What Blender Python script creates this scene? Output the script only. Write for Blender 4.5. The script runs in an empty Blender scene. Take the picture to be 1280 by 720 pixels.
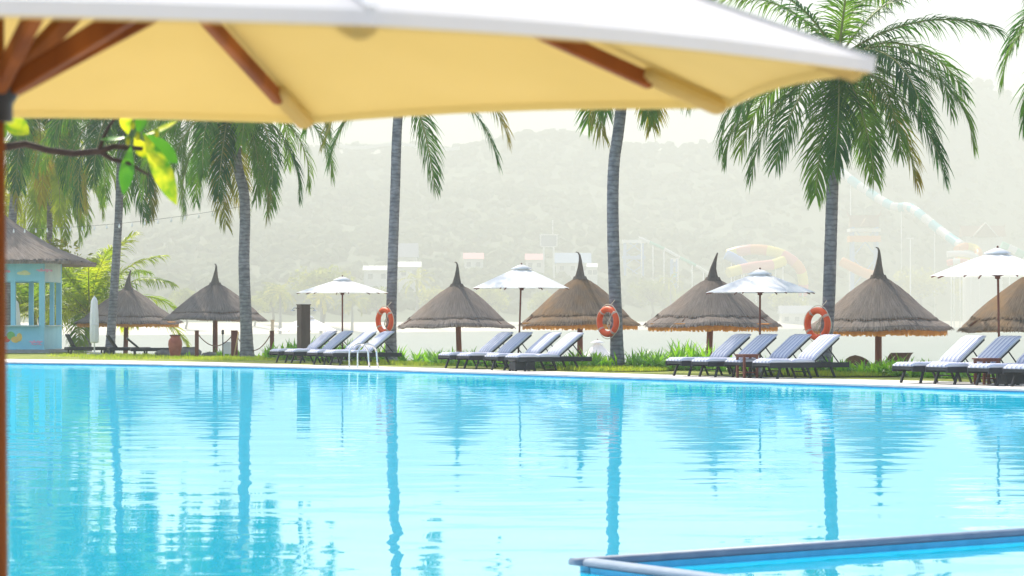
import bpy, math, random
from mathutils import Vector, Matrix, noise
R = math.radians
PI = math.pi
sc = bpy.context.scene
COL = sc.collection
S = 2.4                                    # how far the far shore lies: distances across the bay are multiples of this
BAY = 1.25 - 2.85 * S
F, HZ, EYE = 3200.0, 400.0, 1.25          # focal length in photo pixels, horizon row, eye height


def at(px, Y, py=None):
    """photo column (and row) at a distance Y -> world point (on the deck when no row is given)"""
    return Vector(((px - 640) / F * Y, Y, 0.0 if py is None else EYE - (py - HZ) / F * Y))


def zat(py, Y):
    return EYE - (py - HZ) / F * Y


# ------------------------------------------------------------------ mesh collector
class MB:
    def __init__(s):
        s.v, s.f, s.m, s.sm = [], [], [], []

    def add(s, vs, fs, mi=0, smooth=False):
        b = len(s.v)
        s.v += [tuple(v) for v in vs]
        for f in fs:
            s.f.append(tuple(i + b for i in f)); s.m.append(mi); s.sm.append(smooth)

    def box(s, c, d, rot=None, mi=0, bev=0.0):
        x, y, z = d[0] / 2, d[1] / 2, d[2] / 2
        b = min(bev, x * .9, y * .9, z * .9)
        if b <= 0:
            vs = [Vector((i * x, j * y, k * z)) for i in (-1, 1) for j in (-1, 1) for k in (-1, 1)]
            fs = [(0, 1, 3, 2), (4, 6, 7, 5), (0, 4, 5, 1), (2, 3, 7, 6), (0, 2, 6, 4), (1, 5, 7, 3)]
        else:
            prof = [(x - b, y), (x, y - b), (x, -y + b), (x - b, -y), (-x + b, -y), (-x, -y + b), (-x, y - b), (-x + b, y)]
            ins = [(px * (x - b) / x, py * (y - b) / y) for px, py in prof]
            vs = [Vector((p[0], p[1], -z)) for p in ins] + [Vector((p[0], p[1], -z + b)) for p in prof] + \
                 [Vector((p[0], p[1], z - b)) for p in prof] + [Vector((p[0], p[1], z)) for p in ins]
            fs = [tuple(range(8)), tuple(range(31, 23, -1))]
            for r in range(3):
                for i in range(8):
                    j = (i + 1) % 8
                    fs.append((r * 8 + j, r * 8 + i, r * 8 + 8 + i, r * 8 + 8 + j))
        c = Vector(c)
        if rot is not None:
            M = rot if isinstance(rot, Matrix) else Matrix.Rotation(rot, 3, 'Z')
            vs = [M @ v for v in vs]
        s.add([v + c for v in vs], fs, mi)

    def bar(s, a, b, w, h, up=(0, 0, 1), mi=0, bev=0.0):
        a, b = Vector(a), Vector(b)
        t = (b - a); L = t.length; t.normalize()
        u = Vector(up)
        sd = t.cross(u)
        if sd.length < 1e-5:
            sd = t.cross(Vector((1, 0, 0)))
        sd.normalize(); u = sd.cross(t)
        M = Matrix((t, sd, u)).transposed()
        s.box((a + b) / 2, (L, w, h), M, mi, bev)

    def tube(s, path, rad, seg=8, mi=0, smooth=True, caps=True, closed=False):
        P = [Vector(p) for p in path]
        n = len(P)
        rs = rad if isinstance(rad, (list, tuple)) else [rad] * n
        T = []
        for i in range(n):
            if closed:
                t = P[(i + 1) % n] - P[i - 1]
            else:
                t = P[min(i + 1, n - 1)] - P[max(i - 1, 0)]
            T.append(t.normalized())
        nrm = T[0].orthogonal().normalized()
        vs, fs = [], []
        for i in range(n):
            nrm = (nrm - T[i] * nrm.dot(T[i]))
            nrm = nrm.normalized() if nrm.length > 1e-6 else T[i].orthogonal().normalized()
            b = T[i].cross(nrm)
            for k in range(seg):
                a = 2 * PI * k / seg
                vs.append(P[i] + (nrm * math.cos(a) + b * math.sin(a)) * rs[i])
        for i in range(n if closed else n - 1):
            j = (i + 1) % n
            for k in range(seg):
                l = (k + 1) % seg
                fs.append((i * seg + k, i * seg + l, j * seg + l, j * seg + k))
        s.add(vs, fs, mi, smooth)
        if caps and not closed:
            b = len(s.v) - len(vs)
            s.f.append(tuple(b + k for k in reversed(range(seg)))); s.m.append(mi); s.sm.append(False)
            s.f.append(tuple(b + (n - 1) * seg + k for k in range(seg))); s.m.append(mi); s.sm.append(False)

    def lathe(s, prof, seg=24, c=(0, 0, 0), mi=0, smooth=True, jit=None, a0=0):
        c = Vector(c); vs, fs = [], []
        for i, (r, z) in enumerate(prof):
            for k in range(seg):
                a = a0 + 2 * PI * k / seg
                rr, zz = r, z
                if jit:
                    rr, zz = jit(i, k, r, z)
                vs.append(c + Vector((rr * math.cos(a), rr * math.sin(a), zz)))
        for i in range(len(prof) - 1):
            for k in range(seg):
                l = (k + 1) % seg
                fs.append((i * seg + k, i * seg + l, (i + 1) * seg + l, (i + 1) * seg + k))
        s.add(vs, fs, mi, smooth)

    def disc(s, c, r, seg=24, mi=0, nrm=(0, 0, 1), t=0.01, sx=1.0, sy=1.0):
        c = Vector(c); n = Vector(nrm).normalized()
        u = Vector((0, 0, 1)).cross(n)
        u = u.normalized() if u.length > 1e-4 else Vector((1, 0, 0))
        w = n.cross(u)
        vs = []
        for o in (0, t):
            for k in range(seg):
                a = 2 * PI * k / seg
                vs.append(c + n * o + u * (r * sx * math.cos(a)) + w * (r * sy * math.sin(a)))
        fs = [tuple(reversed(range(seg))), tuple(range(seg, 2 * seg))] + \
             [(k, (k + 1) % seg, seg + (k + 1) % seg, seg + k) for k in range(seg)]
        s.add(vs, fs, mi)

    def build(s, name, mats, parent=None, loc=(0, 0, 0)):
        me = bpy.data.meshes.new(name)
        me.from_pydata(s.v, [], s.f)
        for m in (mats if isinstance(mats, (list, tuple)) else [mats]):
            me.materials.append(m)
        me.polygons.foreach_set('material_index', s.m)
        me.polygons.foreach_set('use_smooth', s.sm)
        me.update()
        o = bpy.data.objects.new(name, me)
        COL.objects.link(o)
        o.location = loc
        if parent:
            o.parent = parent
        return o


def tag(o, label, cat, group=None):
    o['label'] = label; o['category'] = cat
    if group:
        o['group'] = group
    return o


def struct(o, kind='structure', label=None, cat=None):
    o['kind'] = kind
    if label:
        o['label'] = label
    if cat:
        o['category'] = cat
    return o


def thing(name, label, cat, loc=(0, 0, 0), rz=0.0, group=None):
    o = bpy.data.objects.new(name, None)
    COL.objects.link(o)
    o.location = loc; o.rotation_euler = (0, 0, rz); o.empty_display_size = .2
    return tag(o, label, cat, group)


def copy_thing(root, loc, rz, label, group=None, scale=None):
    def cp(o, par):
        c = o.copy(); COL.objects.link(c); c.parent = par
        for ch in [x for x in o.children]:
            cp(ch, c)
        return c
    kids = list(root.children)
    r = root.copy(); COL.objects.link(r)
    r.location = loc; r.rotation_euler = (0, 0, rz)
    if scale:
        r.scale = scale
    for k in kids:
        cp(k, r)
    r['label'] = label
    if group:
        r['group'] = group
    return r


# ------------------------------------------------------------------ materials
def nodes(name):
    m = bpy.data.materials.new(name); m.use_nodes = True
    nt = m.node_tree; nt.nodes.clear()
    return m, nt, nt.nodes, nt.links


def mat(name, c1, c2=None, rough=.7, scale=8, stretch=(1, 1, 1), bump=0.0, bscale=None, trans=0.0, tcol=None,
        metal=0.0, spec=.3, detail=6, lo=.35, hi=.65, objrand=0.0, coat=0.0):
    """noise-mottled Principled surface, optional translucency (leaf, cloth)"""
    m, nt, N, L = nodes(name)
    out = N.new('ShaderNodeOutputMaterial')
    p = N.new('ShaderNodeBsdfPrincipled')
    p.inputs['Roughness'].default_value = rough
    p.inputs['Metallic'].default_value = metal
    p.inputs['Specular IOR Level'].default_value = spec
    if coat:
        p.inputs['Coat Weight'].default_value = coat
    tc = N.new('ShaderNodeTexCoord'); mp = N.new('ShaderNodeMapping')
    mp.inputs['Scale'].default_value = stretch
    L.new(tc.outputs['Object'], mp.inputs['Vector'])
    nz = N.new('ShaderNodeTexNoise'); nz.inputs['Scale'].default_value = scale
    nz.inputs['Detail'].default_value = detail
    L.new(mp.outputs['Vector'], nz.inputs['Vector'])
    rp = N.new('ShaderNodeValToRGB')
    rp.color_ramp.elements[0].position = lo; rp.color_ramp.elements[1].position = hi
    rp.color_ramp.elements[0].color = (*c1, 1)
    rp.color_ramp.elements[1].color = (*(c2 or tuple(min(1, x * 1.25) for x in c1)), 1)
    L.new(nz.outputs['Fac'], rp.inputs['Fac'])
    col = rp.outputs['Color']
    if objrand:
        oi = N.new('ShaderNodeObjectInfo'); hs = N.new('ShaderNodeHueSaturation')
        mr = N.new('ShaderNodeMapRange')
        mr.inputs['To Min'].default_value = 1 - objrand; mr.inputs['To Max'].default_value = 1 + objrand
        L.new(oi.outputs['Random'], mr.inputs['Value']); L.new(mr.outputs['Result'], hs.inputs['Value'])
        mh = N.new('ShaderNodeMapRange')
        mh.inputs['To Min'].default_value = .5 + objrand * .06; mh.inputs['To Max'].default_value = .5 - objrand * .10
        L.new(oi.outputs['Random'], mh.inputs['Value']); L.new(mh.outputs['Result'], hs.inputs['Hue'])
        L.new(col, hs.inputs['Color']); col = hs.outputs['Color']
    L.new(col, p.inputs['Base Color'])
    if bump:
        bn = N.new('ShaderNodeTexNoise'); bn.inputs['Scale'].default_value = bscale or scale * 3
        bn.inputs['Detail'].default_value = 5
        L.new(mp.outputs['Vector'], bn.inputs['Vector'])
        b = N.new('ShaderNodeBump'); b.inputs['Strength'].default_value = 1.0; b.inputs['Distance'].default_value = bump
        L.new(bn.outputs['Fac'], b.inputs['Height']); L.new(b.outputs['Normal'], p.inputs['Normal'])
    if trans:
        t = N.new('ShaderNodeBsdfTranslucent')
        if tcol:
            t.inputs['Color'].default_value = (*tcol, 1)
        else:
            mx = N.new('ShaderNodeMix'); mx.data_type = 'RGBA'; mx.blend_type = 'MULTIPLY'
            mx.inputs[0].default_value = 1.0
            L.new(col, mx.inputs[6]); mx.inputs[7].default_value = (2.6, 2.4, .9, 1)
            mx.clamp_result = True
            L.new(mx.outputs[2], t.inputs['Color'])
        ms = N.new('ShaderNodeMixShader'); ms.inputs['Fac'].default_value = trans
        L.new(p.outputs[0], ms.inputs[1]); L.new(t.outputs[0], ms.inputs[2]); L.new(ms.outputs[0], out.inputs['Surface'])
    else:
        L.new(p.outputs[0], out.inputs['Surface'])
    return m


M = {}
M['deck'] = mat('deck_stone', (.55, .53, .50), (.66, .64, .60), .75, 3, bump=.003, bscale=60)
M['far_tile'] = mat('edge_tile', (.012, .20, .46), (.025, .27, .55), .25, 9, spec=.5)
M['grey_coping'] = mat('grey_coping', (.13, .19, .27), (.17, .23, .31), .5, 6, bump=.002, bscale=40)
M['tile'] = mat('pool_tile', (.015, .36, .60), (.03, .42, .68), .25, 9, spec=.5)
M['sand'] = mat('beach_sand', (.55, .48, .38), (.66, .59, .48), .9, .8, bump=.01, bscale=12)
M['far_sand'] = mat('far_sand', (.62, .57, .47), (.72, .67, .56), .9, .05)
M['soil'] = mat('ground_soil', (.16, .13, .10), (.22, .18, .13), .95, .5)
M['lawn'] = mat('lawn_turf', (.15, .20, .025), (.25, .27, .04), .95, 1.5, bump=.02, bscale=40)
M['blade'] = mat('grass_blade', (.14, .25, .02), (.27, .32, .04), .7, 2.5, trans=.45)
M['bed_leaf'] = mat('bed_leaf', (.055, .20, .010), (.16, .33, .025), .4, 1.6, trans=.42, spec=.4)
M['hill'] = mat('hill_green', (.06, .085, .045), (.075, .10, .05), .95, .012, lo=.3, hi=.7)
M['forest'] = mat('forest_green', (.055, .085, .035), (.10, .125, .05), .9, .03, trans=.2)
M['frond'] = mat('palm_frond', (.016, .080, .009), (.055, .150, .013), .5, 1.1, trans=.38, spec=.3, objrand=.35)
M['frond_yellow'] = mat('palm_frond_yellowing', (.07, .11, .010), (.17, .15, .018), .5, 1.1, trans=.4, objrand=.3)
M['frond_young_backlit'] = mat('young_and_backlit_frond', (.085, .17, .012), (.17, .24, .02), .45, 1.2, trans=.55, objrand=.3)  # young fronds; also backlight put into colour on the palm behind the kiosk
M['rachis'] = mat('frond_midrib', (.16, .18, .04), (.25, .24, .07), .5, 4)
M['leaf_light'] = mat('tree_leaf_backlit', (.08, .12, .015), (.17, .18, .02), .6, .6, trans=.5)
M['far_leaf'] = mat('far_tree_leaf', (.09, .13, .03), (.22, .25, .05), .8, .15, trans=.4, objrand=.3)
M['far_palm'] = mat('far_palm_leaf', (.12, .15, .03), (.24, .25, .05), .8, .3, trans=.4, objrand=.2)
M['coconut'] = mat('coconut_husk', (.12, .15, .03), (.22, .18, .05), .5, 3)
M['wood_dark'] = mat('dark_red_wood', (.11, .026, .016), (.18, .05, .028), .5, 4, (1, 1, .15), bump=.001)
M['wood_pole'] = mat('log_pole', (.13, .042, .026), (.22, .08, .045), .7, 5, (1, 1, .2), bump=.004)
M['teak'] = mat('varnished_teak', (.15, .040, .007), (.27, .082, .013), .6, 9, (1, 1, .12), spec=.15)
M['black'] = mat('black_plastic', (.012, .012, .014), (.025, .025, .028), .4, 8)
M['frame'] = mat('lounger_frame', (.011, .012, .018), (.022, .023, .031), .5, 7)
M['white_paint'] = mat('white_paint', (.74, .74, .73), (.8, .8, .79), .5, 3)
M['chrome'] = mat('brushed_steel', (.62, .64, .66), (.72, .73, .75), .18, 6, metal=1)
M['ring_orange'] = mat('ring_orange', (.80, .075, .012), (.86, .11, .02), .5, 6)
M['ring_band'] = mat('ring_band', (.60, .34, .26), (.68, .42, .33), .6, 10)
M['rope'] = mat('rope', (.55, .48, .36), (.68, .6, .46), .9, 30)
M['rope_dark'] = mat('dark_rope', (.16, .09, .06), (.26, .15, .1), .9, 30)
M['clay'] = mat('terracotta', (.34, .085, .05), (.44, .13, .075), .6, 5, bump=.004)
M['wicker'] = mat('dark_wicker', (.035, .020, .013), (.075, .042, .026), .6, 25, (1, 1, 3), bump=.01, bscale=60)
M['kiosk_blue'] = mat('kiosk_blue_paint', (.26, .62, .76), (.31, .68, .80), .55, 2)
M['kiosk_pale_lit'] = mat('kiosk_pale_and_lit_paint', (.48, .66, .66), (.58, .74, .72), .55, 2)  # pale countertop; also the sunlight painted onto the side fascia
M['sticker_pink'] = mat('sticker_pink', (.72, .36, .52), (.78, .44, .58), .5, 5)
M['sticker_red'] = mat('sticker_red', (.72, .12, .09), (.8, .16, .12), .5, 5)
M['sticker_green'] = mat('sticker_green', (.16, .48, .12), (.22, .56, .16), .5, 5)
M['sticker_yellow'] = mat('sticker_yellow', (.80, .52, .10), (.85, .6, .16), .5, 5)
M['sticker_cream'] = mat('sticker_cream', (.66, .72, .38), (.74, .78, .46), .5, 5)
M['shower_wood'] = mat('shower_wood', (.085, .052, .04), (.14, .09, .07), .6, 4, (1, 1, .15), bump=.002)
M['branch'] = mat('branch_bark', (.028, .018, .014), (.06, .04, .03), .85, 14, bump=.004)
M['plum_leaf'] = mat('broad_leaf', (.03, .13, .012), (.06, .19, .02), .35, 8, trans=.33, spec=.5)
M['plum_leaf_sun'] = mat('broad_leaf_sunlit', (.04, .15, .012), (.36, .34, .02), .35, 16, trans=.5, spec=.5)  # sunlit version of the leaf, the light painted in as yellow patches
M['bulb'] = mat('bulb_glass', (.75, .75, .72), (.82, .82, .8), .15, 3, spec=.6)
M['wire'] = mat('black_wire', (.03, .03, .03), (.05, .05, .05), .6, 5)
M['concrete'] = mat('concrete', (.30, .30, .30), (.38, .38, .37), .85, 8, bump=.002)
M['rock'] = mat('rock', (.12, .11, .10), (.22, .20, .18), .9, 4, bump=.02)
M['roof_brown'] = mat('tiled_roof', (.20, .10, .06), (.28, .15, .09), .8, 1)
M['roof_blue'] = mat('blue_roof', (.22, .34, .52), (.30, .42, .6), .6, 1)
M['roof_grey'] = mat('grey_roof', (.26, .28, .34), (.34, .36, .42), .6, 1)
M['roof_pink'] = mat('pink_roof', (.62, .22, .25), (.7, .3, .32), .6, 1)
M['wall_white'] = mat('white_wall', (.66, .66, .64), (.76, .76, .74), .7, 1)
M['slide_white'] = mat('slide_white', (.78, .78, .78), (.82, .82, .82), .3, 1)
M['slide_cyan'] = mat('slide_cyan', (.05, .50, .60), (.08, .58, .68), .3, 1)
M['slide_orange'] = mat('slide_orange', (.80, .27, .05), (.85, .34, .08), .3, 1)
M['slide_yellow'] = mat('slide_yellow', (.82, .62, .05), (.85, .68, .08), .3, 1)
M['slide_pink'] = mat('slide_pink', (.80, .22, .20), (.85, .28, .26), .3, 1)
M['slide_blue'] = mat('slide_blue', (.05, .22, .72), (.08, .28, .8), .3, 1)
M['slide_green'] = mat('slide_green', (.06, .45, .30), (.09, .52, .36), .3, 1)
M['steel_blue'] = mat('blue_steel', (.16, .30, .62), (.2, .36, .7), .5, 1)
M['boat_hull'] = mat('boat_hull', (.20, .22, .25), (.28, .30, .33), .6, 2)


def bark_mat():
    m, nt, N, L = nodes('palm_bark')
    out = N.new('ShaderNodeOutputMaterial'); p = N.new('ShaderNodeBsdfPrincipled')
    p.inputs['Roughness'].default_value = .85; p.inputs['Specular IOR Level'].default_value = .2
    tc = N.new('ShaderNodeTexCoord')
    mp = N.new('ShaderNodeMapping'); mp.inputs['Scale'].default_value = (.6, .6, 1)
    L.new(tc.outputs['Object'], mp.inputs['Vector'])
    w = N.new('ShaderNodeTexWave'); w.wave_type = 'BANDS'; w.bands_direction = 'Z'
    w.inputs['Scale'].default_value = 2.6; w.inputs['Distortion'].default_value = 6
    w.inputs['Detail'].default_value = 4; w.inputs['Detail Scale'].default_value = 2.2
    L.new(mp.outputs['Vector'], w.inputs['Vector'])
    n = N.new('ShaderNodeTexNoise'); n.inputs['Scale'].default_value = 5; n.inputs['Detail'].default_value = 7
    L.new(tc.outputs['Object'], n.inputs['Vector'])
    r1 = N.new('ShaderNodeValToRGB')
    r1.color_ramp.elements[0].position = .05; r1.color_ramp.elements[0].color = (.16, .16, .175, 1)
    r1.color_ramp.elements[1].position = .45; r1.color_ramp.elements[1].color = (.225, .225, .24, 1)
    L.new(w.outputs['Fac'], r1.inputs['Fac'])
    r2 = N.new('ShaderNodeValToRGB')
    r2.color_ramp.elements[0].position = .35; r2.color_ramp.elements[0].color = (.62, .62, .64, 1)
    r2.color_ramp.elements[1].position = .7; r2.color_ramp.elements[1].color = (1.25, 1.22, 1.18, 1)
    L.new(n.outputs['Fac'], r2.inputs['Fac'])
    mx = N.new('ShaderNodeMix'); mx.data_type = 'RGBA'; mx.blend_type = 'MULTIPLY'; mx.inputs[0].default_value = 1
    L.new(r1.outputs[0], mx.inputs[6]); L.new(r2.outputs[0], mx.inputs[7]); L.new(mx.outputs[2], p.inputs['Base Color'])
    b = N.new('ShaderNodeBump'); b.inputs['Distance'].default_value = .008
    L.new(w.outputs['Fac'], b.inputs['Height']); L.new(b.outputs[0], p.inputs['Normal'])
    L.new(p.outputs[0], out.inputs['Surface'])
    return m


M['bark'] = bark_mat()


def thatch_mat(name, c1, c2, c3):
    """straw: fine strands running down the slope (angle around the axis, stretched in height)"""
    m, nt, N, L = nodes(name)
    out = N.new('ShaderNodeOutputMaterial'); p = N.new('ShaderNodeBsdfPrincipled')
    p.inputs['Roughness'].default_value = .95; p.inputs['Specular IOR Level'].default_value = .1
    tc = N.new('ShaderNodeTexCoord'); sp = N.new('ShaderNodeSeparateXYZ'); L.new(tc.outputs['Object'], sp.inputs[0])
    an = N.new('ShaderNodeMath'); an.operation = 'ARCTAN2'; L.new(sp.outputs['Y'], an.inputs[0]); L.new(sp.outputs['X'], an.inputs[1])
    ml = N.new('ShaderNodeMath'); ml.operation = 'MULTIPLY'; L.new(an.outputs[0], ml.inputs[0]); ml.inputs[1].default_value = 38
    mz = N.new('ShaderNodeMath'); mz.operation = 'MULTIPLY'; L.new(sp.outputs['Z'], mz.inputs[0]); mz.inputs[1].default_value = 2.6
    cb = N.new('ShaderNodeCombineXYZ'); L.new(ml.outputs[0], cb.inputs['X']); L.new(mz.outputs[0], cb.inputs['Y'])
    n = N.new('ShaderNodeTexNoise'); n.inputs['Scale'].default_value = 1.3; n.inputs['Detail'].default_value = 7
    n.inputs['Roughness'].default_value = .65
    L.new(cb.outputs[0], n.inputs['Vector'])
    n2 = N.new('ShaderNodeTexNoise'); n2.inputs['Scale'].default_value = 1.6; n2.inputs['Detail'].default_value = 4
    L.new(tc.outputs['Object'], n2.inputs['Vector'])
    r = N.new('ShaderNodeValToRGB')
    r.color_ramp.elements[0].position = .32; r.color_ramp.elements[0].color = (*c1, 1)
    r.color_ramp.elements[1].position = .68; r.color_ramp.elements[1].color = (*c2, 1)
    L.new(n.outputs['Fac'], r.inputs['Fac'])
    mr = N.new('ShaderNodeMapRange'); mr.inputs['From Min'].default_value = .45; mr.inputs['From Max'].default_value = .75
    L.new(n2.outputs['Fac'], mr.inputs['Value'])
    mx = N.new('ShaderNodeMix'); mx.data_type = 'RGBA'; L.new(mr.outputs[0], mx.inputs[0])
    L.new(r.outputs[0], mx.inputs[6]); mx.inputs[7].default_value = (*c3, 1)
    mm = N.new('ShaderNodeMath'); mm.operation = 'MULTIPLY'; L.new(mr.outputs[0], mm.inputs[0]); mm.inputs[1].default_value = .6
    L.new(mm.outputs[0], mx.inputs[0])
    L.new(mx.outputs[2], p.inputs['Base Color'])
    b = N.new('ShaderNodeBump'); b.inputs['Distance'].default_value = .05
    L.new(n.outputs['Fac'], b.inputs['Height']); L.new(b.outputs[0], p.inputs['Normal'])
    L.new(p.outputs[0], out.inputs['Surface'])
    return m


M['thatch'] = thatch_mat('grey_thatch', (.135, .112, .10), (.31, .268, .24), (.25, .195, .155))
M['thatch_warm'] = thatch_mat('brown_thatch', (.115, .085, .065), (.27, .205, .15), (.33, .19, .08))
M['fringe_warm'] = mat('straw_fringe', (.42, .22, .06), (.60, .37, .12), .9, 14, (1, 1, .2), trans=.5, tcol=(.85, .42, .08))


def stripe_mat():
    m, nt, N, L = nodes('striped_cushion')
    out = N.new('ShaderNodeOutputMaterial'); p = N.new('ShaderNodeBsdfPrincipled')
    p.inputs['Roughness'].default_value = .9; p.inputs['Specular IOR Level'].default_value = .1
    tc = N.new('ShaderNodeTexCoord'); sp = N.new('ShaderNodeSeparateXYZ'); L.new(tc.outputs['Object'], sp.inputs[0])
    ml = N.new('ShaderNodeMath'); ml.operation = 'MULTIPLY'; L.new(sp.outputs['Y'], ml.inputs[0]); ml.inputs[1].default_value = 8.2
    fr = N.new('ShaderNodeMath'); fr.operation = 'FRACT'; L.new(ml.outputs[0], fr.inputs[0])
    r = N.new('ShaderNodeValToRGB'); r.color_ramp.interpolation = 'CONSTANT'
    e = r.color_ramp.elements
    e[0].position = 0; e[0].color = (.60, .61, .67, 1)
    e[1].position = .46; e[1].color = (.27, .31, .48, 1)
    a = e.new(.58); a.color = (.60, .61, .67, 1)
    a = e.new(.70); a.color = (.15, .19, .36, 1)
    a = e.new(.86); a.color = (.56, .57, .65, 1)
    L.new(fr.outputs[0], r.inputs['Fac'])
    n = N.new('ShaderNodeTexNoise'); n.inputs['Scale'].default_value = 5; L.new(tc.outputs['Object'], n.inputs['Vector'])
    b = N.new('ShaderNodeBump'); b.inputs['Distance'].default_value = .02
    L.new(n.outputs['Fac'], b.inputs['Height']); L.new(b.outputs[0], p.inputs['Normal'])
    L.new(r.outputs[0], p.inputs['Base Color']); L.new(p.outputs[0], out.inputs['Surface'])
    return m


M['stripe'] = stripe_mat()
M['canvas'] = mat('white_canvas', (.80, .81, .82), (.85, .85, .85), .9, 5, trans=.25, tcol=(.95, .95, .95), spec=.1, bump=.003, bscale=20)
M['canvas_cream'] = mat('parasol_cloth', (.70, .73, .78), (.74, .77, .82), .9, 3, trans=.35, tcol=(.85, .78, .62), spec=.1, bump=.012, bscale=2.5)
M['underside_sunglow'] = mat('sunlit_underside', (.56, .47, .20), (.62, .52, .235), .9, 2.2, trans=.5, tcol=(.76, .59, .22), spec=.1, bump=.012, bscale=2.2)  # yellow of sunlight coming through the cloth, put into the colour


def pool_mat():
    m, nt, N, L = nodes('pool_water')
    out = N.new('ShaderNodeOutputMaterial')
    tc = N.new('ShaderNodeTexCoord')
    def nz(sc_, det, st):
        mp = N.new('ShaderNodeMapping'); mp.inputs['Scale'].default_value = st
        L.new(tc.outputs['Object'], mp.inputs['Vector'])
        n = N.new('ShaderNodeTexNoise'); n.inputs['Scale'].default_value = sc_; n.inputs['Detail'].default_value = det
        n.inputs['Roughness'].default_value = .45; n.inputs['Distortion'].default_value = .3
        L.new(mp.outputs['Vector'], n.inputs['Vector'])
        return n
    a = nz(.9, 2, (.8, 1.2, 1)); c = nz(3.2, 2, (.75, 1.1, 1))
    b1 = N.new('ShaderNodeBump'); b1.inputs['Distance'].default_value = .010
    L.new(a.outputs['Fac'], b1.inputs['Height'])
    b2 = N.new('ShaderNodeBump'); b2.inputs['Distance'].default_value = .0013
    L.new(c.outputs['Fac'], b2.inputs['Height']); L.new(b1.outputs[0], b2.inputs['Normal'])
    d = N.new('ShaderNodeBsdfDiffuse'); d.inputs['Color'].default_value = (.0, .51, .75, 1)
    g = N.new('ShaderNodeBsdfGlossy'); g.inputs['Roughness'].default_value = .015; g.inputs['Color'].default_value = (.97, 1, 1, 1)
    L.new(b2.outputs[0], g.inputs['Normal'])
    fz = N.new('ShaderNodeFresnel'); fz.inputs['IOR'].default_value = 1.33; L.new(b2.outputs[0], fz.inputs['Normal'])
    ml = N.new('ShaderNodeMath'); ml.operation = 'MULTIPLY'; ml.inputs[1].default_value = .12
    L.new(fz.outputs[0], ml.inputs[0])
    ad = N.new('ShaderNodeMath'); ad.operation = 'ADD'; ad.inputs[1].default_value = .52; L.new(ml.outputs[0], ad.inputs[0])
    ms = N.new('ShaderNodeMixShader'); L.new(ad.outputs[0], ms.inputs['Fac'])
    L.new(d.outputs[0], ms.inputs[1]); L.new(g.outputs[0], ms.inputs[2]); L.new(ms.outputs[0], out.inputs['Surface'])
    return m


M['pool'] = pool_mat()


def bay_mat():
    m, nt, N, L = nodes('bay_water')
    out = N.new('ShaderNodeOutputMaterial'); p = N.new('ShaderNodeBsdfPrincipled')
    p.inputs['Base Color'].default_value = (.20, .23, .19, 1); p.inputs['Roughness'].default_value = .3; p.inputs['Specular IOR Level'].default_value = .12
    p.inputs['IOR'].default_value = 1.33
    tc = N.new('ShaderNodeTexCoord'); mp = N.new('ShaderNodeMapping'); mp.inputs['Scale'].default_value = (.35, 1, 1)
    L.new(tc.outputs['Object'], mp.inputs['Vector'])
    n = N.new('ShaderNodeTexNoise'); n.inputs['Scale'].default_value = .5; n.inputs['Detail'].default_value = 6
    L.new(mp.outputs['Vector'], n.inputs['Vector'])
    b = N.new('ShaderNodeBump'); b.inputs['Distance'].default_value = .35
    L.new(n.outputs['Fac'], b.inputs['Height']); L.new(b.outputs[0], p.inputs['Normal'])
    L.new(p.outputs[0], out.inputs['Surface'])
    return m


M['bay'] = bay_mat()


# ------------------------------------------------------------------ the setting
def interp(tab, x):
    if x <= tab[0][0]:
        return tab[0][1]
    for (a, va), (b, vb) in zip(tab, tab[1:]):
        if x <= b:
            t = (x - a) / (b - a)
            return va + (vb - va) * t
    return tab[-1][1]


EDGE_Y = [(-700, 452), (-300, 447.5), (0, 452), (160, 454), (320, 457), (480, 461.2), (640, 466), (800, 471), (960, 476), (1120, 481), (1280, 486)]
EDGE = [(-44, 104), (-29, 92), (-21.5, 84)] + [tuple(at(px, 4000 / (py - 400)).xy) for px, py in EDGE_Y[2:]] + [(14.0, 39.4), (20.5, 29.5), (27, 19.8)]
BACK = [(-66, 140), (-42, 122)] + [tuple(at(px, Y).xy) for px, Y in
        [(-120, 112), (60, 104), (135, 96.5), (200, 90.5), (268, 87), (330, 85), (420, 80.5), (490, 77.5), (560, 73.8), (700, 68.6), (845, 65.3), (950, 63.4),
         (1050, 62.2), (1160, 57.6), (1280, 54.6)]] + [(18.6, 48.5), (25.5, 38), (34, 26)]


def resample(P, n):
    P = [Vector((p[0], p[1], 0)) for p in P]
    ls = [0]
    for a, b in zip(P, P[1:]):
        ls.append(ls[-1] + (b - a).length)
    out = []
    for i in range(n):
        s = ls[-1] * i / (n - 1)
        for k in range(len(P) - 1):
            if s <= ls[k + 1] + 1e-6:
                t = (s - ls[k]) / (ls[k + 1] - ls[k]); out.append(P[k].lerp(P[k + 1], t)); break
    return out


NE = 90
ed = resample(EDGE, NE)
bk = resample(BACK, NE)
dk = []
for i in range(NE):
    t = ed[min(i + 1, NE - 1)] - ed[max(i - 1, 0)]
    t.normalize()
    n = Vector((-t.y, t.x, 0))
    if n.y < 0:
        n = -n
    dd = bk[i] - ed[i]
    dk.append(ed[i] + dd * min(.75, 5.7 / max(dd.length, .1)))
SH = Vector((.5, .86, 0))


def strip(name, rows, m, smooth=False):
    b = MB(); n = len(rows[0])
    vs = [p for r in rows for p in r]
    fs = []
    for r in range(len(rows) - 1):
        for i in range(n - 1):
            fs.append((r * n + i, r * n + i + 1, (r + 1) * n + i + 1, (r + 1) * n + i))
    b.add(vs, fs, 0, smooth)
    return b.build(name, m)


def up(P, z):
    return [Vector((p.x, p.y, z)) for p in P]


WATER = -0.07
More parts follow.
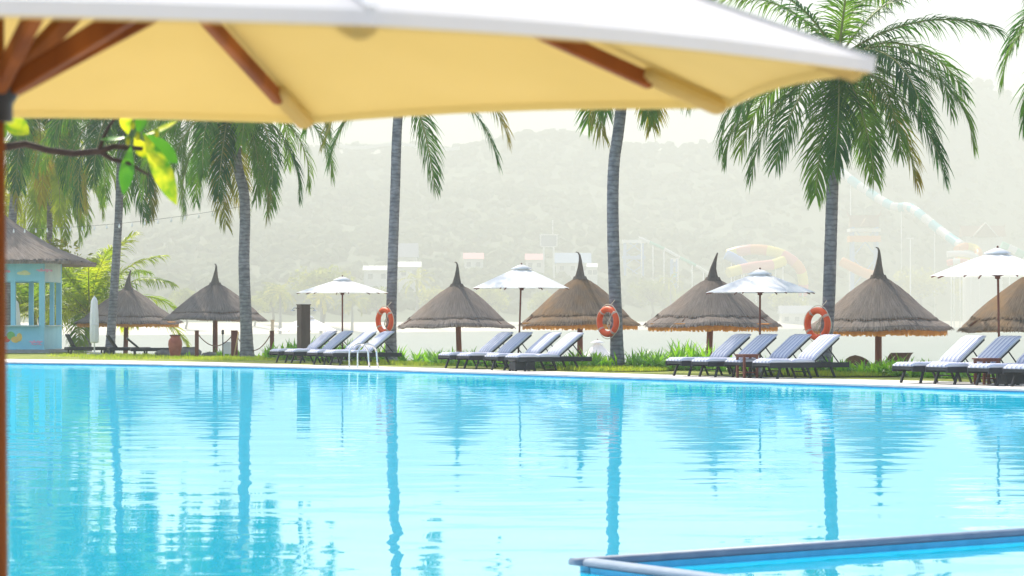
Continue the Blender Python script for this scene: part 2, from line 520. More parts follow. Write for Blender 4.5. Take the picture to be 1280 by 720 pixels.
# far deck: coping nose, then paving
nose = [p + (dk[i] - p).normalized() * .05 for i, p in enumerate(ed)]
struct(strip('pool_coping', [up(ed, -1.2), up(ed, -.045)], M['far_tile']))
cop = [p - (dk[i] - p).normalized() * .03 for i, p in enumerate(ed)]
struct(strip('pool_deck', [up(ed, -.045), up(cop, -.04), up(cop, -.008), up(nose, 0), up(dk, 0), up(dk, -.2)], M['deck']))
struct(strip('lawn', [up(dk, -.06), up([d + (b - d) * .02 for d, b in zip(dk, bk)], .012), up(bk, .012), up([p + SH * .6 for p in bk], -.12)], M['lawn']))
struct(strip('beach', [up([p + SH * .3 for p in bk], -.10), up([p + SH * 2.0 for p in bk], -.75), up([p + SH * 9 for p in bk], -1.0),
                       up([p + SH * 18 for p in bk], -1.45), up([p + SH * 34 for p in bk], BAY - .3), up([p + SH * 60 for p in bk], BAY - 4)], M['sand'], True))
# pool
b = MB()
left = [Vector((-44, 104, 0)), Vector((-40, 90, 0)), Vector((-12, 40, 0)), Vector((-4.2, 9.8, 0))]
poly = list(ed) + [Vector((27, 9.8, 0)), Vector((-4.2, 9.8, 0)), Vector((-13, 40, 0)), Vector((-46, 92, 0))]
b.add(up(poly, WATER), [tuple(range(len(poly)))])
struct(b.build('pool_water', M['pool']))
# near deck around the camera with the near and side rims of the pool
b = MB()
nd = [(-60, -30), (60, -30), (60, 9.8), (27, 9.8), (-4.2, 9.8), (-13, 40), (-46, 92), (-44, 104), (-75, 110), (-60, 9.8)]
top = [(x, y, 0) for x, y in nd]; bot = [(x, y, -1.5) for x, y in nd]
b.add(top + bot, [(0, 1, 2, 3, 4, 9), (9, 4, 5, 6, 7, 8)] + [(i, i + 10, (i + 1) % 10 + 10, (i + 1) % 10) for i in range(10)])
struct(b.build('near_deck', M['deck']))
b = MB()
rp = [(27, 19.8), (27, 9.8), (60, 9.8), (60, 24), (34, 26)]
b.add([(x, y, 0) for x, y in rp] + [(x, y, -1.5) for x, y in rp], [tuple(range(5))] + [(i, i + 5, (i + 1) % 5 + 5, (i + 1) % 5) for i in range(5)])
struct(b.build('side_deck', M['deck']))
# bay + ground sheets
b = MB()
b.add([(-2800, 70, BAY), (2800, 20, BAY), (3300, 3800, BAY), (-2800, 3800, BAY)], [(0, 1, 2, 3)])
struct(b.build('bay_water', M['bay']))
b = MB()
b.add([(-3500, -120, -13.5), (3500, -120, -13.5), (3500, 5740, -13.5), (-3500, 5740, -13.5)], [(0, 1, 2, 3)])
struct(b.build('ground', M['soil']))

# far shore and hill
SHORE = [(-2600, 330), (-600, 420), (300, 507), (560, 625), (830, 760), (1000, 829), (1200, 1010), (1600, 1150), (3200, 1250)]
RIDGE = [(-2600, 330), (-800, 262), (0, 215), (200, 200), (400, 186), (560, 180), (660, 163), (720, 170), (800, 190), (880, 188), (960, 165), (1040, 122),
         (1120, 88), (1180, 88), (1230, 104), (1280, 124), (1400, 165), (1600, 200), (2100, 260), (3200, 340)]


def shore(px):
    return interp(SHORE, px) * S


def land(px, Y):
    """height of the far land at photo column px and distance Y"""
    y0 = shore(px); yr = max(1400 * S, y0 + 420 * S)
    d = Y - y0
    zr = EYE + (400 - interp(RIDGE, px)) / F * yr
    if d < 0:
        return BAY + d * .06
    z = BAY - BAY * min(1, d / (45 * S))
    t = max(0, min(1, (d - 45 * S) / (yr - y0 - 45 * S)))
    z += zr * t ** 1.25
    if Y > yr:
        z -= (Y - yr) * .25
    X = (px - 640) / F * Y
    k = min(1, max(0, d - 60 * S) / (200 * S))
    z += k * 9 * S * noise.noise(Vector((X * .008 / S, Y * .008 / S, 3.1)))
    z += k * 3 * S * noise.noise(Vector((X * .03 / S, Y * .03 / S, 7.7)))
    return z


cols = [-2600 + i * 40 for i in range(146)]
ds = [-60, -20, 0, 12, 28, 45, 60, 80, 110, 150, 190, 230, 270, 310, 350, 390, 430, 470, 520, 570, 620, 680, 740, 800, 860, 920, 980, 1050, 1120, 1200]
b = MB(); vs = []
for d in ds:
    for px in cols:
        Y = shore(px) + d * S
        vs.append((max(-3450, min(3450, (px - 640) / F * Y)), Y, land(px, Y)))
nc = len(cols)
for r in range(len(ds) - 1):
    for i in range(nc - 1):
        b.f.append((r * nc + i, r * nc + i + 1, (r + 1) * nc + i + 1, (r + 1) * nc + i)); b.m.append(0 if ds[r + 1] <= 45 else 1); b.sm.append(True)
b.v = vs
struct(b.build('hill', [M['far_sand'], M['hill']]))

# forest on the hill (one mass)
rnd = random.Random(5)
PHI = (1 + 5 ** .5) / 2
ICO_V = [Vector(v).normalized() for v in [(-1, PHI, 0), (1, PHI, 0), (-1, -PHI, 0), (1, -PHI, 0), (0, -1, PHI), (0, 1, PHI), (0, -1, -PHI), (0, 1, -PHI), (PHI, 0, -1), (PHI, 0, 1), (-PHI, 0, -1), (-PHI, 0, 1)]]
ICO_F = [(0, 11, 5), (0, 5, 1), (0, 1, 7), (0, 7, 10), (0, 10, 11), (1, 5, 9), (5, 11, 4), (11, 10, 2), (10, 7, 6), (7, 1, 8), (3, 9, 4), (3, 4, 2), (3, 2, 6), (3, 6, 8), (3, 8, 9), (4, 9, 5), (2, 4, 11), (6, 2, 10), (8, 6, 7), (9, 8, 1)]
b = MB()
for i in range(17000):
    px = rnd.uniform(-500, 1800)
    y0 = shore(px); d = (75 + (rnd.random() ** .8) * 850) * S
    Y = y0 + d
    if Y > 1480 * S and rnd.random() < .7:
        continue
    X = (px - 640) / F * Y
    z = land(px, Y); r = rnd.uniform(1.3, 3.2) * S
    q = Matrix.Rotation(rnd.uniform(0, 6), 3, 'Z')
    b.add([q @ Vector((v.x * r, v.y * r, v.z * r * .8)) * rnd.uniform(.75, 1.25) + Vector((X, Y, z + r * .5)) for v in ICO_V], ICO_F, 0, False)
o = b.build('hillside_forest', M['forest'])
struct(o, 'stuff', 'green forest covering the hazy hillside beyond the bay', 'forest')


# ------------------------------------------------------------------ leafy things
def leaf_strip(b, p, d, g, L, w, n, side, mi=0, fold=0):
    """a narrow drooping blade from p along d, g = droop per step"""
    step = L / n
    pts = [Vector(p)]; d = Vector(d).normalized()
    for i in range(n):
        pts.append(pts[-1] + d * step)
        d = (d + Vector((0, 0, -g))).normalized()
    vs, fs = [], []
    sd = Vector(side).normalized()
    for i, q in enumerate(pts):
        t = i / n
        ww = w * (.55 + .9 * t if t < .4 else .91 * (1 - t) / .6 + .06) * .5
        vs += [q - sd * ww, q + sd * ww]
    for i in range(n):
        fs.append((i * 2, i * 2 + 1, i * 2 + 3, i * 2 + 2))
    b.add(vs, fs, mi, True)


def frond_mesh(e0, D, L, seed, pairs=78, lmax=1.0, wid=.047, droop=.34, twist=0.0):
    r = random.Random(seed)
    b = MB(); n = 26
    P = [Vector((0, 0, 0))]; T = []
    for i in range(n + 1):
        s = i / n
        th = e0 - D * s ** 1.25
        t = Vector((math.cos(th), twist * s * .5, math.sin(th))).normalized()
        T.append(t)
        if i < n:
            P.append(P[-1] + t * (L / n))
    b.tube(P, [.032 * (1 - .85 * i / n) + .004 for i in range(n + 1)], 5, 1)
    for k in range(pairs):
        s = .13 + .87 * k / (pairs - 1)
        f = s * n; i = min(int(f), n - 1); q = P[i].lerp(P[i + 1], f - i); t = T[i]
        sd0 = t.cross(Vector((0, 0, 1)))
        sd0 = sd0.normalized() if sd0.length > .05 else Vector((0, -1, 0))
        upv = sd0.cross(t).normalized()
        ln = lmax * (math.sin(PI * (.10 + .80 * s)) ** .75) * r.uniform(.85, 1.12)
        a = R(68 - 40 * s)
        for sg in (-1, 1):
            if r.random() < .035:
                continue
            d = t * math.cos(a) + sd0 * sg * math.sin(a) + upv * r.uniform(.02, .28)
            d += Vector((r.uniform(-.15, .15), r.uniform(-.15, .15), r.uniform(-.2, .08)))
            sdv = (t - d.normalized() * t.dot(d.normalized()))
            sdv = (sdv + upv * r.uniform(-.3, .3))
            leaf_strip(b, q, d, droop * r.uniform(.5, 1.7), ln * (r.uniform(.4, .8) if r.random() < .08 else 1), wid * r.uniform(.8, 1.15), 4, sdv)
    return b


FRONDS = {}


def frond_data(e0, D, L, seed, mats, **kw):
    if mats == 'frond_young_backlit':
        kw['wid'] = .066
    key = (e0, D, L, seed, mats, tuple(sorted(kw.items())))
    if key not in FRONDS:
        o = frond_mesh(R(e0), R(D), L, seed, **kw).build('frond', [M[mats], M['rachis']])
        FRONDS[key] = o.data
        bpy.data.objects.remove(o)
    return FRONDS[key]


def add_frond(root, crown, az, data, sc_=1.0, roll=0.0):
    o = bpy.data.objects.new('frond', data); COL.objects.link(o)
    o.parent = root; o.location = crown
    o.rotation_euler = (R(roll), 0, R(az)); o.scale = (sc_,) * 3
    return o


def trunk_mesh(path, r0, r1, flare=1.35, seg=14):
    """ringed palm trunk through smooth points"""
    P = [Vector(p) for p in path]
    # Catmull-Rom
    pts = []
    for i in range(len(P) - 1):
        p0 = P[max(i - 1, 0)]; p1 = P[i]; p2 = P[i + 1]; p3 = P[min(i + 2, len(P) - 1)]
        m = max(4, int((p2 - p1).length / .07))
        for k in range(m):
            t = k / m
            pts.append(.5 * ((2 * p1) + (p2 - p0) * t + (2 * p0 - 5 * p1 + 4 * p2 - p3) * t * t + (3 * p1 - p0 - 3 * p2 + p3) * t ** 3))
    pts.append(P[-1])
    n = len(pts); rr = []
    rg = random.Random(n)
    for i in range(n):
        t = i / (n - 1); z = pts[i].z - pts[0].z
        r = r0 + (r1 - r0) * t
        r *= 1 + (flare - 1) * math.exp(-z / .35)
        r *= 1 + (.012 if i % 2 else -.008) + rg.uniform(-.012, .012)
        rr.append(r)
    b = MB(); b.tube(pts, rr, seg, 0, True)
    return b


def palm(label, Y, pxs, r0, r1, fr, group='coconut palms around the pool', name='coconut_palm', nuts=5, mats='frond', seed=1, sc_=1.0, base=None):
    """pxs: trunk rows [(px, py)...] from base to crown; fr: list of (azimuth, e0, droop, length[, mats])"""
    p0 = at(pxs[0][0], Y); p0.z = 0 if base is None else base
    root = thing(name, label, 'palm tree', p0, 0, group)
    path = [Vector((0, 0, -.05))]
    for k, (px, py) in enumerate(pxs[1:]):
        q = at(px, Y, py) - p0
        q.y = .25 * math.sin(k * 1.3 + seed) * (k / len(pxs))
        path.append(q)
    trunk_mesh(path, r0, r1).build('trunk', M['bark'], root)
    crown = path[-1]
    rg = random.Random(seed)
    for i, f in enumerate(fr):
        mm = f[4] if len(f) > 4 else mats
        e0, D, L = f[1], f[2], f[3]
        add_frond(root, crown + Vector((0, 0, .05)), f[0], frond_data(e0, D, L, (i * 7 + seed) % 23, mm), sc_ * rg.uniform(.95, 1.05), rg.uniform(-12, 12))
    for k in range(nuts):
        a = k * 2.4 + seed
        c = MB(); c.lathe([(.0, .17), (.06, .15), (.115, .07), (.125, -.02), (.09, -.12), (.03, -.165), (0, -.17)], 10)
        c.build('coconut', M['coconut'], root, crown + Vector((.26 * math.cos(a), .26 * math.sin(a), -.28 - .08 * (k % 2))))
    h = MB()
    h.tube([crown + Vector((0, 0, -.5)), crown + Vector((0, 0, -.15)), crown + Vector((0, 0, .35)), crown + Vector((.02, 0, .9))], [r1 * 1.15, r1 * 1.5, r1 * .9, .03], 10)
    h.build('crown_shaft', M['rachis'], root)
    return root


def auto_fronds(n, start, seed, L=4.3, emax=74, emin=-58, yellow=3):
    r = random.Random(seed); out = []
    for i in range(n):
        t = i / (n - 1)
        e0 = emax + (emin - emax) * t ** .85
        D = min(66 + 45 * math.sin(PI * t ** .8), e0 + 96)
        out.append((start + i * 137.5 + r.uniform(-9, 9), round(e0), round(D), round(L * r.uniform(.85, 1.05), 2), 'frond_yellow' if i >= n - yellow else 'frond'))
    return out


# palm trees along the far deck
palm('coconut palm with smooth slim trunk rising beside the folded white parasol', 93,
     [(137, 443), (140, 400), (145, 330), (149, 260), (151, 180), (152, 124)], .165, .13, auto_fronds(32, 20, 3, 4.6), seed=3)
palm('coconut palm with a bent kinked trunk standing behind the rope bollards', 83.3,
     [(309, 448), (307.5, 400), (305, 330), (306, 275), (304.5, 240), (297, 205), (294, 165), (291, 122)], .205, .15, auto_fronds(32, 75, 5, 4.4), seed=5)
C_FR = [(2, -20, 62, 4.4, 'frond'), (-14, -2, 80, 4.4, 'frond_yellow'), (48, -66, 22, 3.9), (178, -32, 48, 3.6), (196, -18, 62, 3.4, 'frond_yellow'), (165, 8, 92, 4.0), (20, 46, 88, 3.9), (-35, 30, 90, 3.9)] + \
       [(k * 137.5 + 20, 82 - 4 * k, 58, 3.9) for k in range(11)] + [(95, 20, 80, 3.6), (265, 34, 72, 3.2)]
palm('coconut palm carrying an orange life ring behind the pool ladder', 75.5,
     [(489, 453), (489, 400), (491, 320), (494, 240), (497, 155), (504, 84)], .16, .14, C_FR, seed=8)
palm('coconut palm with scarred trunk and life ring, on yellow lit grass', 65.6,
     [(772, 461), (770, 400), (767, 320), (766, 250), (768, 200), (774, 155), (790, 8)], .165, .135, auto_fronds(26, 140, 11, 3.5), seed=11)
# the palm whose crown is in full view
E_FR = [(10, 58, 60, 3.9), (158, 56, 74, 3.9), (265, 72, 40, 3.0), (52, 64, 80, 3.8), (205, 55, 70, 3.8),
        (-8, 36, 62, 4.0), (25, 28, 92, 4.2), (172, 30, 75, 4.0), (-40, 20, 105, 4.2), (215, 18, 100, 4.1), (100, 30, 80, 4.0), (300, 15, 105, 3.8),
        (-15, 8, 98, 4.1), (12, -4, 88, 3.9), (190, 2, 92, 4.1), (165, -5, 85, 3.9), (-62, -10, 78, 3.8), (238, -18, 68, 3.9), (130, 0, 80, 3.8), (65, -5, 80, 3.8),
        (-28, -24, 58, 4.0), (200, -26, 58, 4.0), (272, -40, 42, 3.3), (-70, -42, 40, 3.6), (15, -34, 50, 3.7, 'frond_yellow'), (250, -48, 36, 3.7)]
palm('coconut palm with its whole drooping crown in view and a life ring on its trunk', 60.6,
     [(1029, 466), (1032, 430), (1036, 380), (1038.5, 300), (1041, 200), (1044, 130), (1048, 76)], .155, .135, E_FR, seed=13, nuts=6)
palm('coconut palm mostly outside the picture, only a few hanging frond tips showing', 56,
     [(1424, 472), (1422, 380), (1420, 250), (1418, 130), (1414, 22)], .16, .14, auto_fronds(26, 33, 17, 3.9), seed=17)
palm('tall coconut palm rising behind the blue kiosk with the thatched roof', 104,
     [(10, 438), (11, 380), (14, 300), (24, 200), (46, 118)], .19, .15, auto_fronds(34, 12, 21, 5.0), seed=21)

# palm with backlight put into its frond colour, then young palms, bright and upright
palm('backlit yellow green coconut palm behind the kiosk roof, its fronds hanging to the eave', 126, [(60, 434), (61, 380), (62, 300), (63, 200)], .17, .13,
     [f[:4] + ('frond_young_backlit',) for f in auto_fronds(30, 60, 27, 4.7)], 'coconut palms around the pool', seed=27, base=-.4)
yp = []
rg = random.Random(4)
for i in range(21):
    t = i / 20
    yp.append((40 + i * 137.5, round(86 - 74 * t), round(58 + 28 * t), round(4.5 * rg.uniform(.85, 1.1), 2)))
palm('young coconut palm with bright yellow green fronds arching behind the folded parasol', 106, [(109, 437), (110, 418), (112, 398)], .15, .13,
     yp, 'young palms at the kiosk', 'coconut_palm', 0, 'frond_young_backlit', 6)
yp2 = [(a + 55, max(10, e - 6), d, round(l * .8, 2)) for a, e, d, l in yp[:14]]
palm('smaller young palm with yellow green fronds seen through the kiosk openings', 109, [(42, 437), (42, 418), (42, 402)], .15, .13,
     yp2, 'young palms at the kiosk', 'coconut_palm', 0, 'frond_young_backlit', 9)


def crown_cloud(blobs, n, size, seed, squash=.85):
    """leaf-sized quads through a set of lobes (centre, radius)"""
    r = random.Random(seed); b = MB()
    tot = sum(q[1] ** 2 for q in blobs)
    for c, rad in blobs:
        k = int(n * rad * rad / tot)
        for _ in range(k):
            d = Vector((r.gauss(0, 1), r.gauss(0, 1), r.gauss(0, 1))).normalized()
            rr = rad * (r.random() ** .4) * (1 + .3 * noise.noise(d * 2.3 + Vector(c)))
            p = Vector(c) + Vector((d.x * rr, d.y * rr, d.z * rr * squash))
            u = Vector((r.gauss(0, 1), r.gauss(0, 1), r.gauss(0, .6))).normalized()
            w = u.cross(Vector((r.gauss(0, 1), r.gauss(0, 1), r.gauss(0, 1)))).normalized()
            s = size * r.uniform(.6, 1.3)
            b.add([p - u * s, p - w * s * .45, p + u * s, p + w * s * .45], [(0, 1, 2, 3)], 0, False)
    return b


def leafy_tree(name, label, p, H, blobs, n, size, m, seed, group=None, trunk_r=.2):
    root = thing(name, label, 'tree', p, 0, group)
    b = MB()
    lo = min(q[0][2] - q[1] * .3 for q in blobs)
    b.tube([(0, 0, -.3), (.05 * H, 0, H * .2), (0, .03 * H, max(lo, H * .4))], [trunk_r * 1.3, trunk_r, trunk_r * .7], 8)
    for c, rad in blobs:
        b.tube([(0, .02 * H, max(lo, H * .35)), Vector(c) * .6 + Vector((0, 0, H * .2)), c], [trunk_r * .6, trunk_r * .4, trunk_r * .15], 6)
    b.build('trunk', M['branch'], root)
    crown_cloud(blobs, n, size, seed).build('crown', m, root)
    return root


p = at(48, 122); p.z = -.4
leafy_tree('broadleaf_tree', 'backlit yellow green tree behind the kiosk roof and palm trunks', p, 5,
           [((0, 0, 3.6), 1.9), ((-1.9, .3, 3.2), 1.6), ((1.8, -.2, 2.9), 1.5), ((.5, .6, 4.4), 1.4), ((-2.6, 0, 4.2), 1.4), ((2.4, .4, 3.6), 1.2)], 5200, .17, M['leaf_light'], 31)
p = at(-40, 118); p.z = -.4
leafy_tree('broadleaf_tree', 'dense green tree outside the picture past the kiosk', p, 7,
           [((0, 0, 5), 2.3), ((-2, .3, 4.4), 1.8), ((2, -.2, 4.2), 1.7), ((.5, .6, 7), 1.7)], 4200, .16, M['leaf_light'], 32)

# strap-leaved bed behind the loungers (one mass per bed) and grass
def bed(name, label, pts, width, dens, hgt, seed, m='bed_leaf'):
    r = random.Random(seed); b = MB()
    P = [Vector((p[0], p[1], 0)) for p in pts]
    for a, c in zip(P, P[1:]):
        L = (c - a).length; t = (c - a) / L; nn = Vector((-t.y, t.x, 0))
        if nn.y < 0:
            nn = -nn
        for _ in range(int(L * width * dens)):
            q = a + t * r.uniform(0, L) + nn * r.uniform(0, width)
            bump_ = .65 + .7 * (noise.noise(q * .55 + Vector((0, 0, seed))) + .5)
            for k in range(r.randint(9, 15)):
                az = r.uniform(0, 2 * PI); el = R(r.uniform(25, 78))
                d = Vector((math.cos(az) * math.cos(el), math.sin(az) * math.cos(el), math.sin(el)))
                sd = Vector((-math.sin(az), math.cos(az), 0))
                leaf_strip(b, q + Vector((r.uniform(-.08, .08), r.uniform(-.08, .08), 0)), d, .30, hgt * bump_ * r.uniform(.6, 1.1), .075 * r.uniform(.7, 1.3), 4, sd)
    o = b.build(name, M[m])
    return struct(o, 'stuff', label, 'plants')


def px_line(tab):
    return [tuple(at(px, 4000 / (py - 400)).xy) for px, py in tab]


bed('leafy_ground_cover', 'strap leaved green plants bedded behind the striped loungers', px_line([(498, 455), (560, 457.5), (640, 460), (735, 462.3)]), 1.5, 12, .50, 2)
bed('leafy_ground_cover', 'lush strap leaved bed around the palm with yellow lit grass', px_line([(690, 460.4), (762, 461.2), (850, 463.8)]), 1.6, 16, .66, 3)
bed('leafy_ground_cover', 'low green bed behind the red side table and its loungers', px_line([(850, 463.8), (950, 466), (1020, 467.6)]), 1.3, 12, .42, 4)
bed('leafy_ground_cover', 'green bed in front of the wicker beach chairs', px_line([(1036, 468), (1100, 470.3), (1160, 473), (1290, 477.5)]), 1.2, 13, .46, 5)
bed('leafy_ground_cover', 'green plants along the rope fence by the bent palm', px_line([(314, 449.5), (350, 450.5), (420, 453)]), 2.2, 12, .62, 6)
bed('leafy_ground_cover', 'sparse low plants among rocks between the bollards', px_line([(232, 446.6), (296, 447.6)]), 2.0, 5, .34, 7)


def grass(name, label, spots, seed):
    r = random.Random(seed); b = MB()
    for (px, py, rx, ry, n) in spots:
        c = at(px, 4000 / (py - 400))
        for _ in range(n):
            a = r.uniform(0, 2 * PI); q = math.sqrt(r.random())
            p = c + Vector((rx * q * math.cos(a), ry * q * math.sin(a), .01))
            az = r.uniform(0, 2 * PI); el = R(r.uniform(45, 88))
            d = Vector((math.cos(az) * math.cos(el), math.sin(az) * math.cos(el), math.sin(el)))
            leaf_strip(b, p, d, .25, r.uniform(.05, .13), .014, 2, (-math.sin(az), math.cos(az), 0))
    return struct(b.build(name, M['blade']), 'stuff', label, 'grass')


grass('grass', 'short bright grass growing at the feet of the palms beside the deck',
      [(772, 462.5, 1.6, 2.3, 5200), (1040, 468.5, 2.0, 2.4, 5600), (489, 455, 1.4, 2.2, 3200), (560, 457, 1.5, 1.6, 1500), (309, 449.5, 1.8, 3.2, 3600), (200, 448, 2.6, 3.2, 2600), (140, 445.5, 2.2, 3, 1800)], 3)
b = MB()
for px, py, rx, ry in [(772, 462.8, 1.75, 2.5), (1042, 469.2, 2.1, 2.5)]:
    c = at(px, 4000 / (py - 400))
    n = 40; vs = []
    for k in range(n):
        a = 2 * PI * k / n; w = 1 + .07 * math.sin(3 * a + px)
        vs.append((c.x + rx * w * math.cos(a), c.y + ry * w * math.sin(a), .012))
    b.add(vs + [(x, y, -.02) for x, y, _ in vs], [tuple(range(n))] + [(k, n + k, n + (k + 1) % n, (k + 1) % n) for k in range(n)])
struct(b.build('lawn_patch', M['lawn']))


# ------------------------------------------------------------------ thatched umbrellas
def thatch_umbrella(label, px, Y, rad, zr, za, seed, warm=False, fringe=True, lean=0.0, pole_px=None, ground=-.8):
    p = at(px, Y); p.z = ground
    root = thing('thatched_umbrella', label, 'thatched umbrella', p, 0, 'thatched beach umbrellas')
    zr -= ground; za -= ground
    r = random.Random(seed)
    H = za - zr
    seg = 90
    offs = [r.uniform(0, 100) for _ in range(3)]

    def jit(i, k, rr, z):
        a = 2 * PI * k / seg
        q = noise.noise(Vector((math.cos(a) * 1.7 + offs[0], math.sin(a) * 1.7, z * 1.4)))
        f = noise.noise(Vector((math.cos(a) * 16, math.sin(a) * 16 + offs[1], z * 5)))
        return rr * (1 + .05 * q + .016 * f), z + .07 * q * (rr / rad) + .022 * f
    body = MB()
    prof = [(.13, zr + H * .66), (.20, zr + H * .615), (.33, zr + H * .58), (.52, zr + H * .515), (.80, zr + H * .405), (1.08, zr + H * .285),
            (1.34, zr + H * .175), (1.49, zr + H * .105)]
    prof = [(a * rad / 1.84, z) for a, z in prof]
    body.lathe(prof, seg, jit=jit)
    # lower tier laid under the upper, a thin dark gap between
    pr2 = [(1.44 * rad / 1.84, zr + H * .10), (1.53 * rad / 1.84, zr + H * .078), (1.74 * rad / 1.84, zr + H * .012), (rad * .995, zr - .06), (rad * .97, zr - .10), (1.60 * rad / 1.84, zr - .03), (1.0 * rad / 1.84, zr + H * .18), (.3 * rad / 1.84, zr + H * .45)]
    body.lathe(pr2, seg, jit=jit)
    body.build('roof', M['thatch_warm' if warm else 'thatch'], root)
    # ragged straw ends along both tiers
    for (rr, z0, ln, num) in ((1.49 * rad / 1.84, zr + H * .105, .13, 230), (rad, zr - .045, .12, 330)):
        st = MB()
        for k in range(num):
            a = 2 * PI * (k + r.random()) / num
            q = noise.noise(Vector((math.cos(a) * 1.7 + offs[0], math.sin(a) * 1.7, z0 * 1.4)))
            rad_ = rr * (1 + .05 * q); l = ln * r.uniform(.35, 1.25)
            o_ = Vector((math.cos(a), math.sin(a), 0)); t = Vector((-o_.y, o_.x, 0)); w = r.uniform(.012, .03)
            z = z0 + .07 * q * (rr / rad)
            c = o_ * (rad_ - .02) + Vector((0, 0, z + .03)); e = o_ * (rad_ + .02 + l * .45) + Vector((0, 0, z - l * .55)) + t * r.uniform(-.03, .03)
            st.add([c - t * w, c + t * w, e + t * w * .3, e - t * w * .3, c - t * w - o_ * .015, c + t * w - o_ * .015], [(0, 1, 2, 3), (4, 3, 2, 5)])
        st.build('straw_edge', M['thatch_warm' if warm else 'thatch'], root)
    if fringe:
        fr = MB()
        for k in range(420):
            a = 2 * PI * (k + r.random()) / 420
            o_ = Vector((math.cos(a), math.sin(a), 0)); t = Vector((-o_.y, o_.x, 0)); w = r.uniform(.022, .05)
            l = .20 * r.uniform(.65, 1.1)
            c = o_ * rad * .955 + Vector((0, 0, zr - .02)); e = o_ * rad * .955 + Vector((0, 0, zr - .02 - l)) + t * r.uniform(-.02, .02)
            fr.add([c - t * w, c + t * w, e + t * w * .8, e - t * w * .8], [(0, 1, 2, 3)])
        fr.lathe([(rad * .945, zr - .01), (rad * .935, zr - .12), (rad * .92, zr - .12), (rad * .93, zr - .01)], 60)
        fr.build('straw_fringe', M['fringe_warm'], root)
    sp = MB()
    lx = lean
    sp.tube([(0, 0, zr + H * .60), (0, 0, zr + H * .68), (.012, 0, zr + H * .78), (.03 + lx * .2, 0, zr + H * .88), (.035 + lx * .45, 0, zr + H * .955), (.02 + lx * .75, 0, zr + H * .992), (-.01 + lx, 0, za), (-.03 + lx, 0, za - .008)],
            [.19, .135, .085, .05, .03, .02, .015, .012], 12)
    sp.lathe([(.19, zr + H * .655), (.215, zr + H * .625), (.235, zr + H * .605), (.2, zr + H * .60)], 20)
    sp.build('spire', M['thatch'], root)
    # tie rope round the crown of the lower tier
    tr = MB()
    ring = []
    for k in range(48):
        a = 2 * PI * k / 48
        q = noise.noise(Vector((math.cos(a) * 1.7 + offs[0], math.sin(a) * 1.7, (zr + H * .1) * 1.4)))
        ring.append((1.50 * rad / 1.84 * (1 + .05 * q) * math.cos(a), 1.50 * rad / 1.84 * (1 + .05 * q) * math.sin(a), zr + H * .088 + .065 * q + .012 * math.sin(5 * a)))
    tr.tube(ring, .014, 6, closed=True)
    tr.build('tie_rope', M['rope_dark'], root)
    pl = MB()
    dx = 0 if pole_px is None else (pole_px - px) / F * Y
    pl.tube([(dx - lean * .2, 0, -.3), (dx, 0, zr * .5), (dx * .6, 0, zr), (0, 0, zr + H * .5)], [.095, .09, .085, .075], 12)
    for k in range(8):
        a = PI * k / 4 + .2
        pl.tube([(0, 0, zr + H * .56), (rad * .9 * math.cos(a), rad * .9 * math.sin(a), zr + .02)], .028, 6)
    pl.build('pole', M['wood_pole'], root)
    return root


thatch_umbrella('thatched umbrella partly behind the smooth palm trunk, beside the dark loungers', 160, 97, 2.0, 1.20, 3.15, 1, lean=.10, pole_px=157)
thatch_umbrella('grey thatched umbrella behind the bent palm and rope bollards', 269, 90, 1.84, 1.33, 3.22, 2, fringe=False)
thatch_umbrella('grey thatched umbrella standing alone above the first striped loungers past the ladder', 571, 80, 1.84, 1.10, 3.06, 3, fringe=False, lean=-.04, pole_px=574)
thatch_umbrella('brown shaggy thatched umbrella behind the white parasol tip and the scarred palm', 725, 78, 1.84, 1.18, 3.32, 4, warm=True, lean=-.10)
thatch_umbrella('grey thatched umbrella with a bent spire behind a white parasol', 891, 69.5, 1.84, 1.17, 3.07, 5, lean=.14, pole_px=886)
thatch_umbrella('grey thatched umbrella with straw fringe above the wicker beach chairs', 1098, 66, 1.84, 1.07, 3.12, 6, lean=-.04)
thatch_umbrella('brown thatched umbrella cut off by the picture edge beside the striped loungers', 1292, 60, 1.74, 1.10, 3.05, 7, warm=True, fringe=False)


